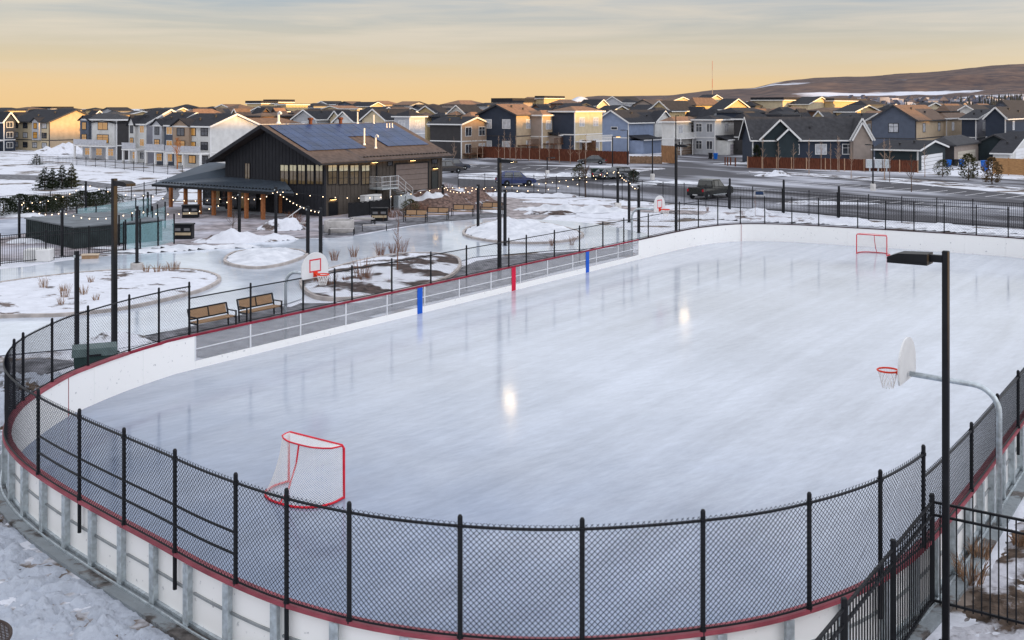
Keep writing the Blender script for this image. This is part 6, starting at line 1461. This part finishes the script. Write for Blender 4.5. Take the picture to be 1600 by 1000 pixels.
# ------------------------------------------------------------------ cars
def car(label, loc, rz, paint, kind='suv', cat='car', L_=4.6, wd=1.85, side=None):
    """local: nose towards +y"""
    t = thing('parked_'+('pickup' if kind == 'pickup' else 'car'), label, cat, tuple(loc), rz)
    P = mat(paint[0], paint[1], 0.25, var=0.06, spec=0.6)
    hb = 0.95 if kind != 'sedan' else 0.85; y0, y1 = -L_/2, L_/2; h = {'suv':1.7,'sedan':1.42,'pickup':1.88}[kind]
    body = [(y0,0.42),(y0+0.03,0.75),(y0+0.10,hb),(y1-1.25,hb+0.02),(y1-0.25,hb-0.10),(y1,hb-0.28),(y1+0.02,0.45),(y1-0.05,0.30),(y0+0.05,0.30)]
    if kind == 'pickup': hb = 1.08; body = [(y0,0.50),(y0,0.8),(y0+0.03,hb),(y1-1.3,hb+0.05),(y1-0.2,hb),(y1,hb-0.2),(y1+0.03,0.5),(y1-0.05,0.38),(y0+0.05,0.42)]
    def shell(prof, w, taper=0.06):
        mb = MB(); n = len(prof)
        for sx, ins in ((-1,0.0),(1,0.0)):
            for y, z in prof: mb.v.append((sx*(w/2-taper*(1 if z > hb*0.85 else 0)-0.04*(1 if abs(y) > L_/2-0.06 else 0)), y, z))
        for k in range(n): mb.f.append((k, (k+1) % n, n+(k+1) % n, n+k))
        mb.f += [tuple(range(n-1,-1,-1)), tuple(range(n, 2*n))]; return mb
    shell(body, wd).build('body', P, t)
    if kind == 'pickup': cab = [(y0+1.75,hb+0.01),(y0+1.85,h-0.12),(y0+2.1,h),(y1-2.35,h),(y1-1.6,hb+0.06)]
    elif kind == 'suv': cab = [(y0+0.12,hb+0.01),(y0+0.35,h-0.08),(y0+0.6,h),(y1-2.0,h-0.02),(y1-1.2,hb+0.03)]
    else: cab = [(y0+0.45,hb+0.01),(y0+1.15,h),(y1-2.1,h),(y1-1.25,hb+0.03)]
    mb = MB(); n = len(cab)
    for sx in (-1, 1):
        for y, z in cab: mb.v.append((sx*(wd/2-0.08-(0.14 if z > hb+0.2 else 0)), y, z))
    for k in range(n): mb.f.append((k, (k+1) % n, n+(k+1) % n, n+k))
    mb.f += [tuple(range(n-1,-1,-1)), tuple(range(n, 2*n))]
    c = mb.build('cabin', P, t); gls = glassmat('car glass', (0.02,0.025,0.03), 0.05)
    cy0, cy1 = cab[0][0], cab[-1][0]; zt = h-0.1
    for sx in (-1, 1):
        for a, b in ((0.14,0.48),(0.52,0.86)):
            xa = sx*(wd/2-0.085+0.01); xt = sx*(wd/2-0.20)
            ya = cy0+(cy1-cy0)*a; yb = cy0+(cy1-cy0)*b; sh = 0.22 if b > 0.8 else 0.0; sl = 0.12 if a < 0.2 else 0.0
            MB().prism([(xa,ya,hb+0.08),(xa,yb,hb+0.08),(xt+sx*0.005,yb-sh*1.2,zt-0.02),(xt+sx*0.005,ya+sl,zt-0.02)], (0,0,0), (sx*0.012,0,0)).build('window', gls, c)
    (ya, za), (yb, zb) = cab[-2], cab[-1]
    MB().prism([(-wd/2+0.2,yb-0.08+0.03,zb+0.06),(wd/2-0.2,yb-0.08+0.03,zb+0.06),(wd/2-0.27,ya+0.09,za-0.05),(-wd/2+0.27,ya+0.09,za-0.05)], (0,0,0), (0,0.03,0.02)).build('windscreen', gls, c)
    (ya, za), (yb, zb) = cab[0], cab[1]
    MB().prism([(-wd/2+0.2,ya+0.0,za+0.12),(wd/2-0.2,ya+0.0,za+0.12),(wd/2-0.3,yb-0.02,zb-0.04),(-wd/2+0.3,yb-0.02,zb-0.04)], (0,-0.02,0), (0,0.02,0)).build('rear_window', gls, c)
    wr = 0.40 if kind == 'pickup' else 0.35
    for sx in (-1, 1):
        for yy in (y0+0.85, y1-0.88):
            w = thing('wheel', None, None); bpy.data.objects.remove(w)
            ty = MB().lathe([(wr*0.6,-0.11),(wr*0.95,-0.11),(wr,-0.06),(wr,0.06),(wr*0.95,0.11),(wr*0.6,0.11)], 18).build('wheel', M_black, t); ty.location = (sx*(wd/2-0.10), yy, wr); ty.rotation_euler = (0, math.pi/2, 0)
            MB().lathe([(0.02,-0.115),(wr*0.58,-0.10),(wr*0.62,0.10),(0.02,0.115)], 14).build('rim', M_galv, ty)
    for sx in (-1, 1):
        MB().box(sx*(wd/2-0.22)-0.16,sx*(wd/2-0.22)+0.16,y1-0.06,y1+0.03,hb-0.32,hb-0.2).build('headlight', mat('head lens', (0.7,0.7,0.7), 0.15), t)
        MB().box(sx*(wd/2-0.14)-0.09,sx*(wd/2-0.14)+0.09,y0-0.025,y0+0.04,hb-0.3,hb-0.05).build('tail_light', mat('tail lens', (0.42,0.01,0.02), 0.2), t)
    MB().box(-wd/2+0.08,wd/2-0.08,y0-0.06,y0-0.005,0.38,0.56).build('bumper', M_black, t); MB().box(-0.26,0.26,y0-0.07,y0-0.062,0.42,0.53).build('number_plate', M_whitepaint, t)
    if kind == 'pickup':
        MB().box(-wd/2+0.1,wd/2-0.1,y0+0.06,y0+1.7,hb+0.002,hb+0.05).build('bed_cover', M_black, t)
        MB().box(wd/2-0.02,wd/2+0.10,y0+1.7,y1-1.5,0.40,0.46).build('side_step', M_galv, t)
    return t
car('dark green black pickup truck parked in the lot behind the far picket fence', at(1110,310.5)+Vector((0.2,1.0,0)), -ANG-0.12, ('dark olive paint',(0.012,0.014,0.012)), 'pickup', 'pickup truck', 5.6, 1.98)
car('blue hatchback parked close behind the picket fence, right of the tall light pole', at(806,291)+Vector((0,1.2,0)), -1.25, ('blue paint',(0.03,0.05,0.16)), 'suv', 'car', 4.4, 1.8)
car('dark blue car parked at the garage corner of the dark building, right one', at(708,266.5)+Vector((0,0.8,0)), -1.0, ('midnight paint',(0.02,0.03,0.055)), 'suv', 'car', 4.6, 1.85)
car('black car half hidden by the garage corner of the dark building', at(700,271)+Vector((-0.3,0.8,0)), -1.0, ('black paint',(0.012,0.012,0.015)), 'suv', 'car', 4.6, 1.85)
car('black car parked near the green bush, right of two', at(972,277.5), -0.9, ('jet paint',(0.015,0.016,0.02)), 'sedan', 'car', 4.6, 1.8)
car('grey car parked next to the utility boxes, left of two', at(953,279.5), -0.9, ('grey paint',(0.10,0.11,0.13)), 'sedan', 'car', 4.5, 1.8)
car('dark car behind the fence at the foot of the brown deck', at(924,256)+Vector((0,-1.5,0)), 1.4, ('slate paint',(0.05,0.055,0.06)), 'sedan', 'car', 4.4, 1.8)

# ------------------------------------------------------------------ lot lamps, mast
def lot_lamp(label, px, pt, pb, rz=0.0, base=True, lit=False, arm=1.0):
    g = at(px, pb); h = zat(pt, g.y); t = thing('street_lamp', label, 'street lamp', tuple(g), rz)
    z0 = 0.75 if base else 0
    if base: MB().lathe([(0.28,-0.05),(0.28,0.72),(0.25,0.75)], 16).build('concrete_base', mat('pale concrete', (0.62,0.60,0.58), 0.8), t)
    MB().tube([(0,0,z0),(0,0,h)], [0.085,0.07], 8).build('pole', M_black, t)
    MB().bar((0,0,h-0.06),(arm*0.45,0,h-0.02),0.06,0.06).build('arm', M_black, t)
    hd = MB().rbox(arm*0.45,arm*0.45+0.65,-0.15,0.15,h-0.08,h+0.02,0.03).build('lamp_head', M_black, t)
    MB().box(arm*0.45+0.06,arm*0.45+0.6,-0.11,0.11,h-0.10,h-0.082).build('lens', M_sconce if lit else M_whitepaint, hd)
lot_lamp('thin dark street lamp in the lot in front of the blue gable wall',957,213,272,0.0,False,True)
lot_lamp('thin dark street lamp against the right edge of the blue gable wall',980.5,203,258,math.pi,False)
lot_lamp('dark lot lamp with a pale base in front of the white gabled wing',1019.5,216,281,math.pi,True)
lot_lamp('tall dark lamp right of the brown board screen, near the driveway',1056,180,262,0.6,False)
lot_lamp('tall dark lot lamp with a pale concrete base before the mailboxes',1364,226,298,2.0,True)
lot_lamp('dark lamp in front of the red brown board fence, small white base',855,246,275,0.3,True)
lot_lamp('dark lamp on a pale round base in the snow left of the far hoop',966,262,330.5,0.4,True)
Ym = 2300.0; g = atY(1113, 150, Ym); g.z = -8; hm = zat(95, Ym)+8; t = thing('radio_mast', 'thin red and white radio mast standing alone on the horizon', 'mast', tuple(g))
for k in range(6): MB().tube([(0,0,hm*k/6),(0,0,hm*(k+1)/6)], [0.8-0.07*k, 0.8-0.07*(k+1)], 6).build('section', mat('mast red', (0.35,0.10,0.06), 0.6) if k % 2 else mat('mast grey', (0.3,0.27,0.25), 0.6), t)

# ------------------------------------------------------------------ far-off town and wood on the lower hillside: nobody could count these
def far_town():
    rnd = random.Random(3); mb = MB(); mr = MB()
    for k in range(420):
        px = rnd.uniform(1330, 1640); py = rnd.uniform(150, 164.5)-max(0, (px-1500)*0.04); Y = rnd.uniform(900, 1500)
        X = (px-800)/F*Y; z = CH-(py-HY)/F*Y-8; w = rnd.uniform(5, 11); h = rnd.uniform(6, 10)
        if rnd.random() < 0.5: mb.box(X-w/2, X+w/2, Y, Y+8, z-6, z+h*0.7)
        else: mr.prism([(X-w/2,Y-1,z+h*0.5),(X+w/2,Y-1,z+h*0.5),(X,Y-1,z+h)], (0,0,0), (0,10,0)); mr.box(X-w/2+0.4, X+w/2-0.4, Y, Y+8, z-6, z+h*0.5)
    o = mb.build('far_town', mat('far walls', (0.40,0.40,0.46), 0.9, var=0.5, scale=0.05)); tag(o, 'far-off pale houses of a town on the lower hillside', 'town', None, 'stuff')
    o = mr.build('far_town', mat('far roofs', (0.10,0.10,0.13), 0.9, var=0.5, scale=0.05)); tag(o, 'far-off dark roofed houses of the town on the lower hillside', 'town', None, 'stuff')
    mb = MB()
    for k in range(900):
        px = rnd.uniform(1330, 1650) if k % 2 else rnd.gauss(1570, 28); Y = rnd.uniform(750, 1500); py = rnd.uniform(150, 164)-max(0,(px-1540)*0.05); X = (px-800)/F*Y; z = CH-(py-HY)/F*Y-8; h = rnd.uniform(4, 9)*(1.25 if k % 2 == 0 else 0.7); r = h*0.2
        for q in range(3): mb.lathe([(r*(1-q*0.27), z+h*q*0.27),(0.05, z+h*(0.45+q*0.27))], 5, (X, Y))
    tag(mb.build('far_wood', mat('far conifers', (0.035,0.04,0.042), 0.9)), 'dark far-off conifer wood between the town and the hill', 'wood', None, 'stuff')
far_town()

# ------------------------------------------------------------------ the left plaza: enclosure, glass panels, tables
A = at(41,372.5); B = at(116,389); ex = (B-A); exl = ex.length; er = math.atan2(ex.y, ex.x)
t = thing('slatted_enclosure', 'dark slatted enclosure with a flat grey cover beside the left picket fence', 'enclosure', tuple(A), er)
dp = 6.0; eh = 1.35; mb = MB()
mb.box(0,exl,0,0.05,0,eh); x = 0.1
while x < exl: mb.box(x-0.03,x+0.03,-0.05,-0.002,0.02,eh); x += 0.32
mb.build('slat_wall', mat('dark green slats', (0.030,0.040,0.042), 0.6, var=0.3, scale=2), t)
MB().box(exl-0.05,exl,0.051,dp,0,eh).build('slat_wall', MATS['dark green slats'], t); MB().box(0,0.05,0.051,dp,0,eh).build('slat_wall', MATS['dark green slats'], t); MB().box(0.051,exl-0.051,dp-0.05,dp,0,eh).build('slat_wall', MATS['dark green slats'], t)
MB().box(-0.1,exl+0.1,-0.1,dp+0.1,eh+0.002,eh+0.08).build('cover', mat('grey cover', (0.13,0.145,0.16), 0.7, var=0.25, scale=1.0), t)
M_teal = clearmat('teal glass', (0.26, 0.48, 0.52), 0.30, 0.05)
def glass_fence(label, pts, h, every=1.6, tall=0.5):
    P = [at(*p) for p in pts]; t = thing('glass_fence', label, 'glass fence', tuple(P[0]), 0, 'glass fences on the left plaza')
    for a, b in zip(P, P[1:]):
        n = max(1, round((b-a).length/every)); d = (b-a)/n
        for k in range(n):
            p = a+d*k-P[0]; q = p+d; dn = d.normalized(); MB().bar(p+dn*0.08+Vector((0,0,0.15+h/2)), q-dn*0.08+Vector((0,0,0.15+h/2)), 0.02, h).build('glass_panel', M_teal, t)
        for k in range(n+(1 if b is P[-1] else 0)):
            p = a+d*k-P[0]; MB().rbox(p.x-0.045,p.x+0.045,p.y-0.045,p.y+0.045,0,h+tall,0.01).build('post', M_black, t)
glass_fence('teal glass fence nearest the round-based post, bent round the patio', ((196,393),(219,391),(247,387),(272,381)), 1.5)
glass_fence('teal glass fence behind, between picnic tables and patio', ((186,384),(206,378),(230,370),(246,362),(258,357)), 1.5)
glass_fence('long teal glass fence running towards the porch behind the sunlit pole', ((120,357),(150,352),(178,347),(212,341),(236,335)), 1.3, 2.0, 0.35)
g = at(118,387); g2 = at(180,379); t = thing('banner_fence', 'low blue panelled barrier with a pale top rail beside the dark enclosure', 'barrier', tuple(g))
d = g2-g; MB().bar(Vector((0,0,0.55)), d+Vector((0,0,0.55)), 0.04, 0.8).build('panel', mat('blue panel', (0.06,0.17,0.30), 0.5, var=0.5, scale=1.5, rgb2=(0.16,0.32,0.42)), t); MB().bar(Vector((0,0,1.02)), d+Vector((0,0,1.02)), 0.08, 0.08).build('rail', M_whitepaint, t)
for k in range(4): MB().box((d*(k/3)).x-0.04,(d*(k/3)).x+0.04,(d*(k/3)).y-0.04,(d*(k/3)).y+0.04,0,1.0).build('post', M_black, t)
def picnic(label, loc, rz):
    t = thing('picnic_table', label, 'picnic table', tuple(loc), rz, 'picnic tables behind the enclosure')
    MB().rbox(-0.85,0.85,-0.38,0.38,0.70,0.76,0.02).build('tabletop', mat('steel grey', (0.16,0.16,0.17), 0.5), t)
    for y in (-0.75,0.75): MB().rbox(-0.85,0.85,y-0.14,y+0.14,0.42,0.46,0.02).build('seat', MATS['steel grey'], t)
    for x in (-0.6,0.6):
        l = MB(); l.bar((x,-0.75,0.40),(x,0.75,0.40),0.05); l.bar((x,-0.55,0),(x,-0.2,0.70),0.05); l.bar((x,0.55,0),(x,0.2,0.70),0.05); l.build('leg', M_black, t)
picnic('grey picnic table behind the enclosure, left one', at(133,347), 0.3); picnic('grey picnic table behind the enclosure, middle one', at(150,344), 0.3); picnic('grey picnic table behind the enclosure, right one', at(163,341), 0.3)
g = at(141,404); t = thing('low_timber_box', 'low timber box at the end of the left picket fence', 'timber box', tuple(g), 0.2); MB().rbox(-0.45,0.45,-0.25,0.25,0,0.22,0.02).build('side', M_wood, t); MB().rbox(-0.5,0.5,-0.3,0.3,0.222,0.27,0.02).build('lid', mat('pale timber', (0.5,0.4,0.3), 0.7), t)
g = at(61,407); t = thing('snow_cube', 'white covered block behind the left picket fence', 'covered block', tuple(g), 0.1); MB().rbox(-0.75,0.75,-0.5,0.5,0,0.7,0.05).build('cover', M_whitepaint, t); MB().box(-0.7,0.7,-0.45,0.45,-0.05,0.0).build('base', M_galv, t)
t = thing('hand_rail', 'pale bent stair rail beside the dirty snow pile at the porch end', 'handrail', tuple(at(461,352)), 0.4)
MB().tube([(-0.7,0,0),(-0.7,0,0.5),(0.5,0,1.35),(0.9,0,1.35),(0.9,0,0.3)],0.035,8).build('tube', MATS['pale railing'], t); MB().tube([(-0.2,0,0),(-0.2,0,0.84)],0.03,6).build('leg', MATS['pale railing'], t)
# perforated metal picnic table whose edge shows in the lower left corner
t = thing('perforated_table', 'brown perforated metal table, only its edge in the lower left corner', 'table', (-8.62, 16.55, 0.0), 0.5)
mb = MB(); R_ = 0.75; pt = 0.055; n = int(R_/pt)
for i in range(-n, n+1):
    c = i*pt; l = math.sqrt(max(0, R_*R_-c*c))
    if l > 0.05: mb.bar((c,-l,0.74),(c,l,0.74),0.018,0.012); mb.bar((-l,c,0.746),(l,c,0.746),0.018,0.012)
mb.build('tabletop', mat('brown coated mesh', (0.05,0.035,0.03), 0.5), t)
MB().tube([(R_*math.cos(k*math.pi/24), R_*math.sin(k*math.pi/24), 0.74) for k in range(48)], 0.025, 6, closed=True).build('rim', MATS['brown coated mesh'], t)
MB().tube([(0,0,0),(0,0,0.73)], 0.05, 8).build('leg', M_black, t)
